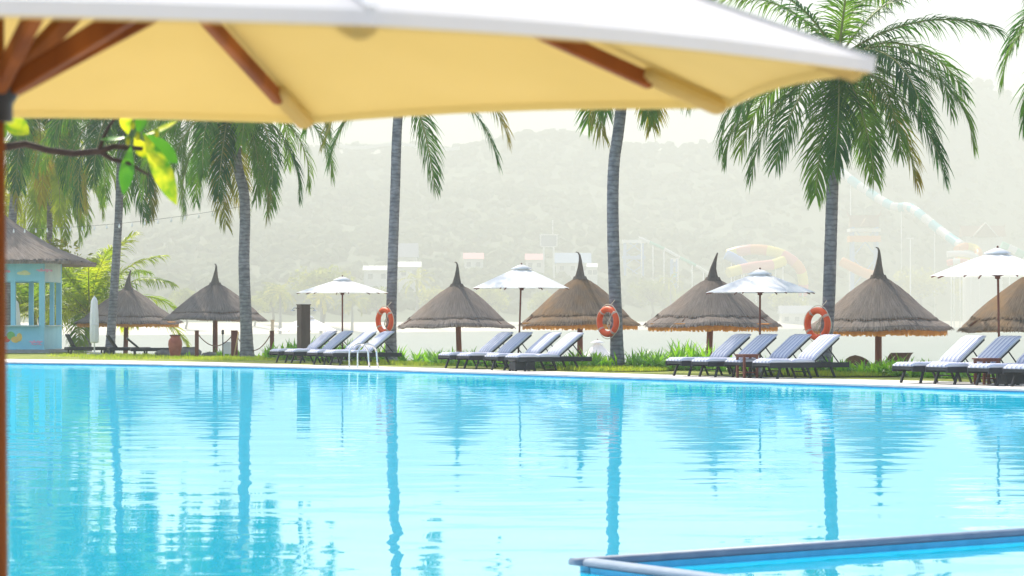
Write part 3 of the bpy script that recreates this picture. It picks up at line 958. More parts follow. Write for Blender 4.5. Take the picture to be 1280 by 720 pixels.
# ------------------------------------------------------------------ white parasols
def parasol(label, px, Y, rad, zr, zt, ground=0.0, name='white_parasol', group='white parasols at the pool', rot=.2, lean=0.0, pole_bot_px=None):
    p = at(px, Y); p.z = ground
    root = thing(name, label, 'parasol', p, 0, group)
    zr -= ground; zt -= ground
    n = 8; H = zt - zr
    b = MB(); vs = []; fs = []
    rings = 6; sub = 4; ns = n * sub
    for i in range(rings + 1):
        t = i / rings
        for k in range(ns):
            a = rot + 2 * PI * k / ns
            ph = (k % sub) / sub
            flat = math.cos(PI / n) / math.cos((ph - .5) * 2 * PI / n)
            rr = rad * (.09 + .91 * t) * flat
            sag = .035 * math.sin(PI * ph) * t
            z = zt - .10 - (H - .10) * t ** 1.08 + .0
            vs.append((rr * math.cos(a), rr * math.sin(a), z - sag * .6 + .02 * math.sin(PI * ph) * (t > .99)))
    for i in range(rings):
        for k in range(ns):
            l = (k + 1) % ns
            fs.append((i * ns + k, i * ns + l, (i + 1) * ns + l, (i + 1) * ns + k))
    b.add(vs, fs, 0, False)
    b.build('canopy', M['canvas'], root)
    c = MB()
    c.lathe([(.02, zt - .005), (.10, zt - .03), (.27, zt - .105), (.275, zt - .125), (.10, zt - .055)], 16, a0=rot)
    c.build('vent_cap', M['canvas'], root)
    f = MB(); f.lathe([(0, zt + .04), (.016, zt + .032), (.022, zt + .015), (.014, zt - .02), (0, zt - .03)], 10)
    f.build('finial', M['wood_dark'], root)
    hub = MB(); hub.lathe([(.03, zr + .05), (.055, zr + .04), (.055, zr - .05), (.03, zr - .06)], 12); hub.build('runner', M['wood_dark'], root); hub = MB(); hub.lathe([(.03, zt - .1), (.055, zt - .11), (.055, zt - .18), (.03, zt - .19)], 12)
    hub.build('hub', M['wood_dark'], root)
    for k in range(n):
        a = rot + 2 * PI * k / n
        o_ = Vector((math.cos(a), math.sin(a), 0))
        r_ = MB(); r_.bar(o_ * .05 + Vector((0, 0, zt - .135)), o_ * rad * .985 + Vector((0, 0, zr - .025)), .018, .026)
        rb = r_.build('rib', M['wood_dark'], root)
        s_ = MB(); s_.bar(o_ * .05 + Vector((0, 0, zr)), o_ * rad * .45 + Vector((0, 0, zt - .10 - (H - .10) * .42 - .045)), .016, .022)
        s_.build('strut', M['wood_dark'], rb)
    pl = MB()
    bx = 0 if pole_bot_px is None else (pole_bot_px - px) / F * Y
    pl.tube([(bx, 0, .02), (bx * .5, 0, zr * .5), (0, 0, zt)], .024, 10)
    pl.build('pole', M['wood_dark'], root)
    bs = MB(); bs.box((bx, 0, .05), (.5, .5, .1), .5, bev=.02); bs.lathe([(.04, .1), (.04, .32), (.03, .33)], 12, (bx, 0, 0))
    bs.build('base', M['concrete'], root)
    return root


parasol('open white parasol with brown pole near the shower post', 428, 74.6, 1.36, 2.04, 2.52)
parasol('open white parasol with leaning pole between two thatched umbrellas', 652, 66.7, 1.34, 2.08, 2.70, rot=.35, pole_bot_px=647)
parasol('open white parasol in front of the bent spire thatched umbrella', 950, 57.9, 1.30, 1.87, 2.40, rot=.38)
parasol('open white parasol in blue shade with brown pole at the picture edge', 1247, 51.3, 1.38, 2.13, 2.70, rot=.1, pole_bot_px=1250)
parasol('small white parasol low on the beach behind the scarred palm', 747, 97, .60, -.12, .50, ground=-1.15, group='white parasols on the beach')
parasol('white parasol on the beach behind the shower post', 384, 98, 1.16, .85, 1.46, ground=-1.15, group='white parasols on the beach')


def folded(label, px, Y, zt, zb, ground=0.0, r0=.14):
    p = at(px, Y); p.z = ground
    root = thing('folded_parasol', label, 'parasol', p, 0, 'folded white parasols')
    zt -= ground; zb -= ground
    b = MB(); seg = 28

    def jit(i, k, r, z):
        return r * (1 + .16 * math.cos(k * 2 * PI * 7 / seg + i * .5)), z
    b.lathe([(.02, zt + .03), (.06, zt), (.105, zt - .12), (r0 * .9, zt - .5), (r0, (zt + zb) / 2), (r0 * 1.05, zb + .35), (r0 * .96, zb + .05), (r0 * .8, zb), (.03, zb + .04)], seg, jit=jit)
    b.build('canopy', M['canvas'], root)
    t = MB(); t.tube([(r0 * 1.06 * math.cos(2 * PI * k / 20), r0 * 1.06 * math.sin(2 * PI * k / 20), (zt + zb) / 2 - .15) for k in range(20)], .018, 6, closed=True)
    t.build('tie_strap', M['canvas'], root)
    pl = MB(); pl.tube([(0, 0, 0), (0, 0, zt + .07)], .024, 10); pl.build('pole', M['white_paint'], root)
    bs = MB(); bs.box((0, 0, .05), (.45, .45, .1), .4, bev=.02); bs.build('base', M['concrete'], root)
    return root


folded('folded white parasol standing upright between the kiosk and the palm', 118, 89, 2.02, .45)
folded('folded white parasol seen through the kiosk opening', 20, 103, 2.0, .4, r0=.17)


# ------------------------------------------------------------------ loungers
def cushion(b, x0, x1, w, t, z, mi=0, seg=7):
    """padded slab with rounded edges between x0 and x1"""
    prof = [(-w / 2 + .02, 0), (-w / 2, t * .35), (-w / 2 + .005, t * .75), (-w / 2 + .05, t * .98), (0, t * 1.05), (w / 2 - .05, t * .98), (w / 2 - .005, t * .75), (w / 2, t * .35), (w / 2 - .02, 0)]
    vs, fs = [], []
    n = len(prof)
    for i in range(seg + 1):
        s = i / seg
        k = 1 - .55 * (abs(2 * s - 1) ** 10)
        for y, zz in prof:
            vs.append((x0 + (x1 - x0) * s, y * (1 - .04 * (1 - k)), z + zz * k))
    for i in range(seg):
        for j in range(n):
            l = (j + 1) % n
            fs.append((i * n + j, i * n + l, (i + 1) * n + l, (i + 1) * n + j))
    fs += [tuple(reversed(range(n))), tuple(seg * n + j for j in range(n))]
    b.add(vs, fs, mi, True)


def make_lounger(label):
    root = thing('sun_lounger', label, 'sun lounger', (0, 0, 0), 0, 'striped sun loungers on the deck')
    f = MB()
    W = .66; zf = .30
    for s in (-1, 1):
        f.box((1.05, s * (W / 2 - .02), zf - .015), (2.12, .04, .11), bev=.008)
    for x in (.02, 1.15, 2.09):
        f.box((x, 0, zf), (.045, W - .08, .06))
    for k in range(11):
        f.box((.11 + k * .1, 0, zf + .022), (.07, W - .08, .018))
    f.build('frame', M['frame'], root)
    for (x, dx) in ((.30, -.10), (1.62, .12)):
        for s in (-1, 1):
            l = MB(); l.bar((x, s * (W / 2 - .045), zf - .03), (x + dx, s * (W / 2 - .03), 0), .042, .042, (1, 0, 0))
            l.build('leg', M['frame'], root)
    st = MB()
    for s in (-1, 1):
        st.bar((.98, s * (W / 2 - .05), zf - .03), (1.12, s * (W / 2 - .05), .0), .035, .035, (1, 0, 0))
    st.bar((1.05, -W / 2 + .06, .14), (1.05, W / 2 - .06, .14), .025, .025)
    st.build('middle_stand', M['frame'], root)
    a = R(37); ca, sa = math.cos(a), math.sin(a)
    bf = MB(); O = Vector((1.18, 0, zf + .045))
    for s in (-1, 1):
        bf.bar(O + Vector((0, s * (W / 2 - .065), 0)), O + Vector((.86 * ca, s * (W / 2 - .065), .86 * sa)), .035, .04)
    for k in range(8):
        q = O + Vector(((.06 + k * .11) * ca, 0, (.06 + k * .11) * sa))
        bf.bar(q + Vector((0, -W / 2 + .08, 0)), q + Vector((0, W / 2 - .08, 0)), .06, .015, (-sa, 0, ca))
    bf.build('backrest', M['frame'], root)
    pr = MB()
    for s in (-1, 1):
        pr.bar(O + Vector((.55 * ca, s * .2, .55 * sa - .02)), (1.95, s * .2, zf - .01), .02, .02)
    pr.build('backrest_prop', M['frame'], root)
    c = MB()
    cushion(c, 0.0, .60, .645, .085, zf + .035)
    cushion(c, .605, 1.19, .645, .085, zf + .035)
    c.build('seat_cushion', M['stripe'], root)
    c = MB(); cushion(c, 0.0, .90, .645, .08, .0)
    bc = c.build('back_cushion', M['stripe'], root, O + Vector((-.005, 0, .025)))
    bc.rotation_euler = (0, -a, 0)
    return root


LANG = math.atan2(.51, .86)
spots = [(-6.87, 74.0, 'first striped lounger in the row, next to the shower post'),
         (-6.36, 73.05, 'striped lounger under the parasol near the shower post, on its pool ladder side'),
         (-5.56, 71.3, 'striped lounger behind the pool ladder, farther of the two beside the ladder'),
         (-5.05, 70.35, 'striped lounger partly behind the pool ladder and the palm with a life ring'),
         (-1.75, 66.0, 'striped lounger below the plain grey thatched umbrella pole'),
         (-1.24, 65.05, 'striped lounger just past the leaning parasol pole, its head against the pole'),
         (-.52, 63.5, 'striped lounger on the far side of the low black table under the leaning parasol'),
         (-.01, 62.5, 'striped lounger with broad back beside the scarred palm and low black table'),
         (3.6, 57.0, 'striped lounger in front of the bent spire thatched umbrella pole'),
         (4.11, 56.05, 'striped lounger between a parasol pole and the red side table'),
         (4.79, 55.4, 'striped lounger just after the red side table below the middle parasol'),
         (5.30, 54.45, 'striped lounger whose head end is behind the palm with the full crown'),
         (7.72, 50.6, 'striped lounger beyond the palm with the full crown, first of the end group'),
         (8.23, 49.65, 'striped lounger with a parasol pole and a red table at its head'),
         (8.87, 48.7, 'striped lounger cut by the picture edge, beside the red table'),
         (9.38, 47.75, 'last striped lounger, only its foot end inside the picture')]
proto = None
for i, (x, y, lab) in enumerate(spots):
    if proto is None:
        proto = make_lounger(lab); proto.location = (x, y, 0); proto.rotation_euler = (0, 0, LANG)
    else:
        rz = LANG + random.Random(i).uniform(-.03, .03)
        copy_thing(proto, (x, y, 0), rz, lab)


def side_table(label, p, rz=.4):
    root = thing('side_table', label, 'side table', p, rz, 'red side tables between the loungers')
    t = MB(); 
    for k in range(5):
        t.box((0, -.16 + k * .08, .50), (.42, .07, .026), bev=.004)
    t.box((0, 0, .465), (.36, .36, .04))
    t.build('tabletop', M['wood_dark'], root)
    for sx in (-1, 1):
        for sy in (-1, 1):
            l = MB(); l.box((sx * .155, sy * .155, .222), (.05, .05, .444), bev=.005); l.build('leg', M['wood_dark'], root)
    s = MB(); s.box((0, 0, .12), (.30, .30, .02)); s.build('shelf', M['wood_dark'], root)


p = at(934, 55.25); side_table('dark red side table between the loungers under the middle parasol', p)
p = at(1233, 49.55); side_table('dark red side table beside the parasol pole at the picture edge', p)


def low_table(label, p):
    root = thing('low_table', label, 'low table', p, LANG, 'low black tables between the loungers')
    t = MB(); t.box((0, 0, .26), (.62, .34, .03), bev=.006); t.build('tabletop', M['frame'], root)
    q = MB(); q.box((0, 0, .13), (.56, .30, .20), bev=.01); q.build('storage_body', M['frame'], root)
    for sx in (-1, 1):
        for sy in (-1, 1):
            l = MB(); l.box((sx * .27, sy * .14, .03), (.05, .05, .06)); l.build('foot', M['black'], root)


low_table('low black table under the loungers near the leaning parasol', (.25, 62.6, 0))
low_table('low black table among the loungers at the picture edge', (9.55, 48.9, 0))


# ------------------------------------------------------------------ life rings
def make_ring(label):
    root = thing('life_ring', label, 'life ring', (0, 0, 0), 0, 'orange life rings on the palms')
    Rm, rt = .32, .078
    b = MB(); b.tube([(Rm * math.cos(2 * PI * k / 40), 0, Rm * math.sin(2 * PI * k / 40)) for k in range(40)], rt, 16, closed=True)
    b.build('ring', M['ring_orange'], root)
    for j in range(4):
        a0 = PI / 4 + j * PI / 2
        c = MB(); c.tube([(Rm * math.cos(a0 + t), 0, Rm * math.sin(a0 + t)) for t in (-.09, -.045, 0, .045, .09)], rt + .004, 16)
        c.build('band', M['ring_band'], root)
    rp_ = MB(); pts = []
    for k in range(48):
        a = 2 * PI * k / 48 + PI / 4
        pts.append(((Rm + rt + .008 + .035 * abs(math.sin(2 * (a - PI / 4)))) * math.cos(a), 0, (Rm + rt + .008 + .035 * abs(math.sin(2 * (a - PI / 4)))) * math.sin(a)))
    rp_.tube(pts, .009, 6, closed=True)
    rp_.tube([(0, .02, .40), (.03, .12, .52), (0, .18, .56)], .008, 6)
    rp_.build('grab_rope', M['rope'], root)
    # coiled line hung through the middle
    cl = MB(); cl.tube([(.05, .06, .18), (.02, .03, .02), (-.06, .03, -.12), (.02, .04, -.16), (.07, .04, -.02), (.0, .04, .06), (-.07, .04, -.03), (.0, .05, -.2)], .011, 6)
    cl.build('throw_line', M['rope'], root)
    return root


ring0 = make_ring('orange life ring on the palm behind the pool ladder')
for i, (px, py, Y, lab) in enumerate([(481, 401, 75.1, None), (760, 402, 65.3, 'orange life ring on the scarred palm among the striped loungers'),
                                      (1022, 405, 60.3, 'orange life ring on the palm with its whole crown in view')]):
    loc = at(px, Y, py)
    if i == 0:
        ring0.location = loc; ring0.rotation_euler = (0, R(8), R(-50))
    else:
        r_ = copy_thing(ring0, loc, R(-50), lab); r_.rotation_euler = (0, R(6 * i), R(-50))


# ------------------------------------------------------------------ pool ladder
p = at(447, 67.0)
root = thing('pool_ladder', 'chrome pool ladder with two arched handrails at the far pool edge', 'pool ladder', p, math.atan2(-.86, .51))
# local x runs along the edge, local y away from the pool
for s in (-1, 1):
    h = MB()
    pts = [(s * .24, -.12, -.9), (s * .24, -.12, -.2), (s * .24, -.12, .36)]
    for k in range(1, 9):
        a = PI - PI * k / 8 * .93
        pts.append((s * .24, .16 + .28 * math.cos(a), .36 + .26 * math.sin(a)))
    pts += [(s * .24, .46, .15), (s * .24, .47, 0)]
    h.tube(pts, .025, 10)
    h.lathe([(.055, .0), (.055, .015), (.03, .02)], 12, (s * .24, .47, 0))
    h.build('handrail', M['chrome'], root)
for z in (-.28, -.55, -.82):
    t = MB(); t.box((0, -.12, z), (.46, .08, .03), bev=.01); t.build('tread', M['chrome'], root)

# ------------------------------------------------------------------ jar, bollards, ropes, signs
p = at(219, 4000 / 47.0)
root = thing('terracotta_jar', 'round terracotta jar standing on the deck near the dark loungers', 'jar', p)
b = MB(); b.lathe([(0, 0), (.135, 0), (.15, .02), (.20, .22), (.235, .42), (.225, .56), (.16, .66), (.145, .69), (.175, .715), (.18, .735), (.15, .735), (.125, .69), (.10, .4), (0, .38)], 28)
b.build('body', M['clay'], root)
b = MB(); b.lathe([(.184, .735), (.186, .765), (.12, .765), (.118, .735)], 28); b.build('rim', M['wicker'], root)

posts = [(246, 84.0, 'slim red wood rope bollard nearest the terracotta jar'), (293, 84.0, 'thick red wood rope bollard beside the bent palm'),
         (340, 82.5, 'red wood rope bollard among green plants past the bent palm')]
bp = []
for i, (px, Y, lab) in enumerate(posts):
    p = at(px, Y); bp.append(p)
    root = thing('rope_bollard', lab, 'bollard', p, .2, 'rope bollards by the bent palm')
    w = (.125, .21, .13)[i]
    b = MB(); b.box((0, 0, .44), (w, w, .88), bev=.012); b.build('post', M['wood_dark'], root)
    b = MB(); b.box((0, 0, .895), (w + .02, w + .02, .03), bev=.01); b.build('cap', M['wood_dark'], root)
    b = MB(); b.box((0, 0, .02), (w + .07, w + .07, .04), bev=.01); b.build('foot', M['wood_dark'], root)
for i in range(2):
    a, c = bp[i] + Vector((.06, 0, .76)), bp[i + 1] + Vector((-.06, 0, .76))
    pts = []
    for k in range(25):
        t = k / 24; q = a.lerp(c, t); q.z -= (.36 if i == 0 else .5) * 4 * t * (1 - t); pts.append(q)
    b = MB(); b.tube(pts, .017, 7)
    tag(b.build('barrier_rope', M['rope_dark']), ('dark rope sagging between the slim and the thick bollard', 'dark rope sagging behind the bent palm to the bollard in the plants')[i], 'rope', 'barrier ropes')
p = at(278.5, 83.0)
root = thing('path_light', 'thin black path light standing between the rope bollards', 'path light', p)
b = MB(); b.tube([(0, 0, 0), (0, 0, .78)], .018, 8); b.build('stem', M['black'], root)
b = MB(); b.lathe([(.018, .78), (.045, .80), (.045, .90), (.03, .93), (0, .935)], 12); b.build('head', M['black'], root)
p = at(283.5, 84.5)
root = thing('notice_board', 'small white notice board low beside the thick bollard', 'notice board', p, .1)
b = MB(); b.box((0, 0, .33), (.26, .03, .40), bev=.006); b.build('panel', M['white_paint'], root)
for s in (-1, 1):
    b = MB(); b.box((s * .09, .02, .16), (.025, .025, .32)); b.build('leg', M['white_paint'], root)
b = MB(); b.tube([at(291, 83.2) + Vector((.03, 0, 0)), at(296, 83.6) + Vector((.06, 0, .86))], .022, 8)
tag(b.build('bamboo_stake', mat('bamboo', (.45, .30, .10), (.58, .40, .16), .5, 6, (1, 1, 4))), 'yellow bamboo stake leaning on the thick bollard', 'stake')
p = at(340.6, 92); p.z = -.6
root = thing('lantern_post', 'pale lantern on a post just above the bollard in the plants', 'lantern', p)
b = MB(); b.box((0, 0, .75), (.08, .08, 1.5)); b.build('post', M['rope'], root)
b = MB(); b.box((0, 0, 1.66), (.11, .11, .32), bev=.01); b.box((0, 0, 1.84), (.16, .16, .04)); b.build('lamp_housing', M['rope'], root)
rk = random.Random(9)
for i, (px, py, lab) in enumerate([(207, 446.2, 'grey rock beside the terracotta jar'), (236, 446.0, 'dark flat rock between the jar and the slim bollard'), (262, 447.0, 'small rock in the sparse plants behind the barrier rope')]):
    b = MB(); r_ = (.26, .34, .2)[i]
    vs = []
    for lat in range(1, 7):
        for k in range(12):
            a = 2 * PI * k / 12; th = PI * lat / 7
            d = Vector((math.sin(th) * math.cos(a), math.sin(th) * math.sin(a), math.cos(th)))
            vs.append(d * r_ * (1 + .35 * noise.noise(d * 1.6 + Vector((i * 5, 0, 0)))))
    fs = [(l * 12 + k, l * 12 + (k + 1) % 12, (l + 1) * 12 + (k + 1) % 12, (l + 1) * 12 + k) for l in range(5) for k in range(12)] + [tuple(range(12)), tuple(60 + k for k in reversed(range(12)))]
    b.add([(v.x * 1.3, v.y, v.z * .6 + r_ * .4) for v in vs], fs, 0, True)
    tag(b.build('rock', M['rock'], None, at(px, 4000 / (py - 400))), lab, 'rock', 'rocks by the bollards')

# shower post
p = at(379.5, 78.0)
root = thing('outdoor_shower', 'square brown outdoor shower post with chrome heads behind the first lounger', 'shower', p, .55)
b = MB(); b.box((0, 0, .86), (.31, .31, 1.70), bev=.012); b.build('post', M['shower_wood'], root)
b = MB(); b.box((0, 0, 1.715), (.34, .34, .03), bev=.006); b.build('cap', M['shower_wood'], root)
for s in (-1, 1):
    h = MB(); h.tube([(s * .15, 0, 1.60), (s * .30, 0, 1.62), (s * .36, 0, 1.60), (s * .37, 0, 1.56)], .014, 8)
    h.lathe([(.02, 1.56), (.07, 1.535), (.07, 1.525), (0, 1.525)], 14, (s * .37, 0, 0))
    h.build('shower_head', M['chrome'], root)
    h = MB(); h.tube([(s * .155, 0, 1.05), (s * .20, 0, 1.05)], .022, 10); h.build('tap', M['chrome'], root)
b = MB(); b.box((0, 0, .01), (.9, .9, .02)); b.build('tray', M['concrete'], root)


# ------------------------------------------------------------------ dark seats on the beach side
def dark_lounger(label, px, Y, z, rz, back):
    p = at(px, Y); p.z = z
    root = thing('rattan_lounger', label, 'lounger', p, rz, 'dark rattan loungers near the kiosk')
    b = MB(); b.box((0, 0, .22), (1.5, .62, .12), bev=.02); b.build('seat', M['frame'], root)
    b = MB(); a = R(back); b.bar((.45, 0, .26), (.45 + .55 * math.cos(a), 0, .26 + .55 * math.sin(a)), .6, .06, bev=.015); b.build('backrest', M['frame'], root)
    for sx in (-.6, .6):
        for sy in (-.25, .25):
            l = MB(); l.box((sx, sy, .08), (.06, .06, .17)); l.build('leg', M['frame'], root)


dark_lounger('dark rattan lounger with raised back beside the folded parasol', 108, 92.5, 0, PI + .35, 62)
dark_lounger('dark rattan lounger between the palm trunk and the thatched umbrella pole', 161, 91.5, 0, PI + .3, 55)
dark_lounger('dark rattan lounger nearest the terracotta jar', 190, 89.5, 0, PI + .2, 40)


def wicker_chair(label, px, Y, z, rz, arch, group='wicker beach chairs'):
    p = at(px, Y); p.z = z
    root = thing('wicker_chair', label, 'beach chair', p, rz, group)
    b = MB(); b.box((0, 0, .25), (.68, .66, .14), bev=.04); b.build('seat', M['wicker'], root)
    b = MB()
    n = 9; vs = []; fs = []
    for i in range(n + 1):
        t = i / n
        x = .30 + .55 * t * .75; zz = .28 + .62 * math.sin(t * PI / 2 * (1 if arch else .9)) * (1 if arch else .95)
        for y in (-.33, -.2, 0, .2, .33):
            bul = .06 * math.cos(y / .33 * PI / 2)
            vs.append((x + bul, y * (1 - (.3 * t * t if arch else 0)), zz - (.10 * t * (abs(y) / .33) ** 2 if arch else 0)))
    for i in range(n):
        for j in range(4):
            fs.append((i * 5 + j, i * 5 + j + 1, (i + 1) * 5 + j + 1, (i + 1) * 5 + j))
    nv = len(vs)
    vs += [(x - .05, y, z_) for x, y, z_ in vs]
    fs += [tuple(nv + k for k in reversed(f)) for f in fs]
    rim = [i * 5 for i in range(n + 1)] + [n * 5 + j for j in range(1, 5)] + [i * 5 + 4 for i in range(n - 1, -1, -1)] + [3, 2, 1]
    for a, c in zip(rim, rim[1:] + rim[:1]):
        fs.append((a, c, c + nv, a + nv))
    b.add(vs, fs, 0, True); b.build('backrest', M['wicker'], root)
    for s in (-1, 1):
        l = MB(); l.box((0, s * .33, .36), (.62, .07, .10), bev=.02); l.build('armrest', M['wicker'], root)
        l = MB(); l.box((0, s * .33, .16), (.6, .05, .32), bev=.01); l.build('side_panel', M['wicker'], root)


wicker_chair('brown rounded wicker beach chair low behind the bed, next to the full palm', 1077, 64.3, -.52, -PI / 2 - .35, True)
wicker_chair('dark wicker beach chair directly below the fringed thatched umbrella', 1107, 64.0, -.42, -PI / 2 + .5, False)

# ------------------------------------------------------------------ blue kiosk
KX0, KX1, KY0, KY1 = -22.4, -17.57, 96.2, 100.0
root = thing('snack_kiosk', 'light blue poolside kiosk with thatched roof and fruit stickers', 'kiosk', ((KX0 + KX1) / 2, (KY0 + KY1) / 2, 0))
kx, ky = (KX1 - KX0) / 2, (KY1 - KY0) / 2
b = MB(); b.box((0, 0, .06), (2 * kx + .5, 2 * ky + .5, .12), bev=.01); b.build('plinth', M['concrete'], root)
for nm, z0, z1 in (('counter_wall', .14, 1.0), ('fascia', 2.70, 3.42)):
    b = MB()
    b.box((-.05, -ky + .06, (z0 + z1) / 2), (2 * kx - .32, .08, z1 - z0)); b.box((-.05, ky - .06, (z0 + z1) / 2), (2 * kx - .32, .08, z1 - z0))
    b.box((-kx + .06, 0, (z0 + z1) / 2), (.08, 2 * ky - .3, z1 - z0))
    b.build(nm, M['kiosk_blue'], root)
    b = MB(); b.box((kx - .06, 0, (z0 + z1) / 2), (.08, 2 * ky - .3, z1 - z0)); b.build(nm, M['kiosk_pale_lit' if nm == 'fascia' else 'kiosk_blue'], root)  # lit side of the fascia: the light is put into a paler colour
for x in (-kx + .11, -kx * .38, kx * .62 - .27, kx - .11):
    for s in (-1, 1):
        b = MB(); w = .2 if abs(x) > kx * .8 else .17
        b.box((x, s * (ky - .11), 1.78), (w, .2, 3.3), bev=.01); b.build('post', M['kiosk_blue'], root)
b = MB(); b.box((kx - .11, .3, 1.78), (.16, .18, 3.28), bev=.01); b.build('post', M['kiosk_blue'], root)
b = MB(); b.box((-.05, -ky - .02, 1.03), (2 * kx - .3, .36, .05), bev=.01); b.box((kx - .04, 0, 1.03), (.30, 2 * ky - .5, .05), bev=.01)
b.build('countertop', M['kiosk_pale_lit'], root)
# thatched hip roof
b = MB(); hx, hy, ze, zp = kx + 1.15, ky + 1.15, 3.50, 5.62
n = 22; rings = 9; vs = []; fs = []
sq = []
for k in range(n * 4):
    q, t = divmod(k, n); t = t / n
    sq.append([(-1 + 2 * t, -1), (1, -1 + 2 * t), (1 - 2 * t, 1), (-1, 1 - 2 * t)][q])
for i in range(rings + 1):
    t = i / rings
    for (ux, uy) in sq:
        g = noise.noise(Vector((ux * 3, uy * 3, t * 4))) * .05
        vs.append((hx * ux * (1 - t) + g, hy * uy * (1 - t) + g, ze + (zp - ze) * (t + .0 - .18 * math.sin(PI * t) * .6) + g + (0 if i else -.03)))
ns = len(sq)
for i in range(rings):
    for k in range(ns):
        l = (k + 1) % ns
        fs.append((i * ns + k, i * ns + l, (i + 1) * ns + l, (i + 1) * ns + k))
b.add(vs, fs, 0, True)
b.add([(hx * ux, hy * uy, ze - .04) for ux, uy in sq] + [(hx * ux * .99, hy * uy * .99, ze - .16) for ux, uy in sq] + [(hx * ux * .6, hy * uy * .6, ze - .02) for ux, uy in sq],
      [(k, ns + k, ns + (k + 1) % ns, (k + 1) % ns) for k in range(ns)] + [(ns + k, 2 * ns + k, 2 * ns + (k + 1) % ns, ns + (k + 1) % ns) for k in range(ns)])
rf = b.build('roof', M['thatch'], root)
st = MB(); rr = random.Random(3)
for k in range(700):
    q = rr.randrange(4); t = rr.uniform(-1, 1)
    ux, uy = [(t, -1), (1, t), (t, 1), (-1, t)][q]
    o_ = Vector([(0, -1, 0), (1, 0, 0), (0, 1, 0), (-1, 0, 0)][q]); tt = Vector((-o_.y, o_.x, 0))
    c = Vector((hx * ux, hy * uy, ze + .02)) - o_ * .02; l = rr.uniform(.06, .2); w = rr.uniform(.015, .035)
    e = c + o_ * l * .5 - Vector((0, 0, l * .8)) + tt * rr.uniform(-.03, .03)
    st.add([c - tt * w, c + tt * w, e + tt * w * .4, e - tt * w * .4], [(0, 1, 2, 3)])
st.build('straw_edge', M['thatch'], rf)
yf = -ky + .018


def sticker(name, mats, shapes):
    b = MB()
    for i, (px, py, r_, sx, sy, mi) in enumerate(shapes):
        w = at(px, KY0, py)
        b.disc((w.x - root.location.x, yf, w.z), r_, 20, mi, (0, -1, 0), .008 + .003 * i, sx, sy)
    b.build(name, [M[m] for m in mats], root)


sticker('fruit_sticker', ['sticker_red', 'sticker_yellow', 'sticker_green'], [(8.5, 424, .13, 1, .9, 0), (13.5, 419.5, .155, 1, 1, 2), (19, 424.5, .16, 1, .75, 1), (24, 421.5, .13, .8, 1.2, 1)])
sticker('lettering_sticker', ['sticker_pink'], [(38 + k * 2.3, 427 + (k % 2) * .9, .04, 1.15, .6 + .4 * (k % 3), 0) for k in range(7)] + [(40 + k * 2.2, 430 + (k % 3) * .4, .028, 1.1, .7, 0) for k in range(6)])
yf = -ky + .018
sticker('cloud_sticker', ['sticker_cream'], [(27, 341.5, .12, 1.5, .55, 0), (31, 341, .13, 1.2, .7, 0), (34.5, 342, .09, 1.2, .6, 0)])
sticker('lettering_sticker', ['sticker_pink'], [(47 + k * 2.4, 337.5 + (k % 2) * .8, .045, 1.2, .5 + .4 * (k % 3), 0) for k in range(8)])
sticker('lettering_sticker', ['sticker_pink'], [(4 + k * 2.3, 338.5 + (k % 2) * .8, .05, 1.2, .6 + .3 * (k % 2), 0) for k in range(4)])

# string lights from the kiosk roof to the bent palm
a = Vector((-19.9, 98.0, 4.75)); c = at(302, 83.3, 258)
root = thing('string_lights', 'drooping string of small bulbs from the kiosk roof to the bent palm', 'string lights', a)
pts = []
for k in range(41):
    t = k / 40; q = a.lerp(c, t); q.z -= .22 * 4 * t * (1 - t); pts.append(q - a)
b = MB(); b.tube(pts, .006, 5); b.build('wire', M['wire'], root)
for k in range(1, 20):
    q = pts[k * 2]
    d = MB(); d.lathe([(.012, 0), (.014, -.05), (.03, -.08), (.038, -.12), (.026, -.155), (0, -.165)], 8)
    d.build('bulb', M['bulb'], root, q)

# ------------------------------------------------------------------ inner pool rim at the bottom of the picture
C0 = Vector((.38, 13.45, 0)); d1 = Vector((2.74, 1.94, 0)).normalized(); d2 = Vector((d1.y, -d1.x, 0))
b = MB()


def rim_run(b, a, e, nrm):
    """rounded coping section swept from a to e; nrm points inward"""
    sec = [(-.048, -.036), (-.056, -.026), (-.054, -.012), (-.040, .0), (0, .004), (.037, .0), (.050, -.012), (.052, -.026), (.045, -.036)]
    vs = []
    for q in (a, e):
        for u, z in sec:
            vs.append(q + nrm * u + Vector((0, 0, z)))
    n = len(sec)
    b.add(vs, [(i, (i + 1) % n, n + (i + 1) % n, n + i) for i in range(n)] + [tuple(reversed(range(n))), tuple(range(n, 2 * n))], 0, True)


root = thing('whirlpool_surround', 'low grey rounded coping of the inner pool at the near water edge', 'pool rim', C0)
O = Vector((0, 0, 0))
rim_run(b, O - d1 * .064, d1 * 7.0, d2)
b2 = MB(); rim_run(b2, O + d2 * .058, d2 * 4.0, d1)
b.build('coping', M['grey_coping'], root); b2.build('coping', M['grey_coping'], root)
w = MB()
w.bar(O + Vector((0, 0, -.35)), d1 * 7 + Vector((0, 0, -.35)), .075, .620)
w.bar(d2 * .1 + Vector((0, 0, -.35)), d2 * 4 + Vector((0, 0, -.35)), .073, .618)
w.build('tiled_wall', M['tile'], root)

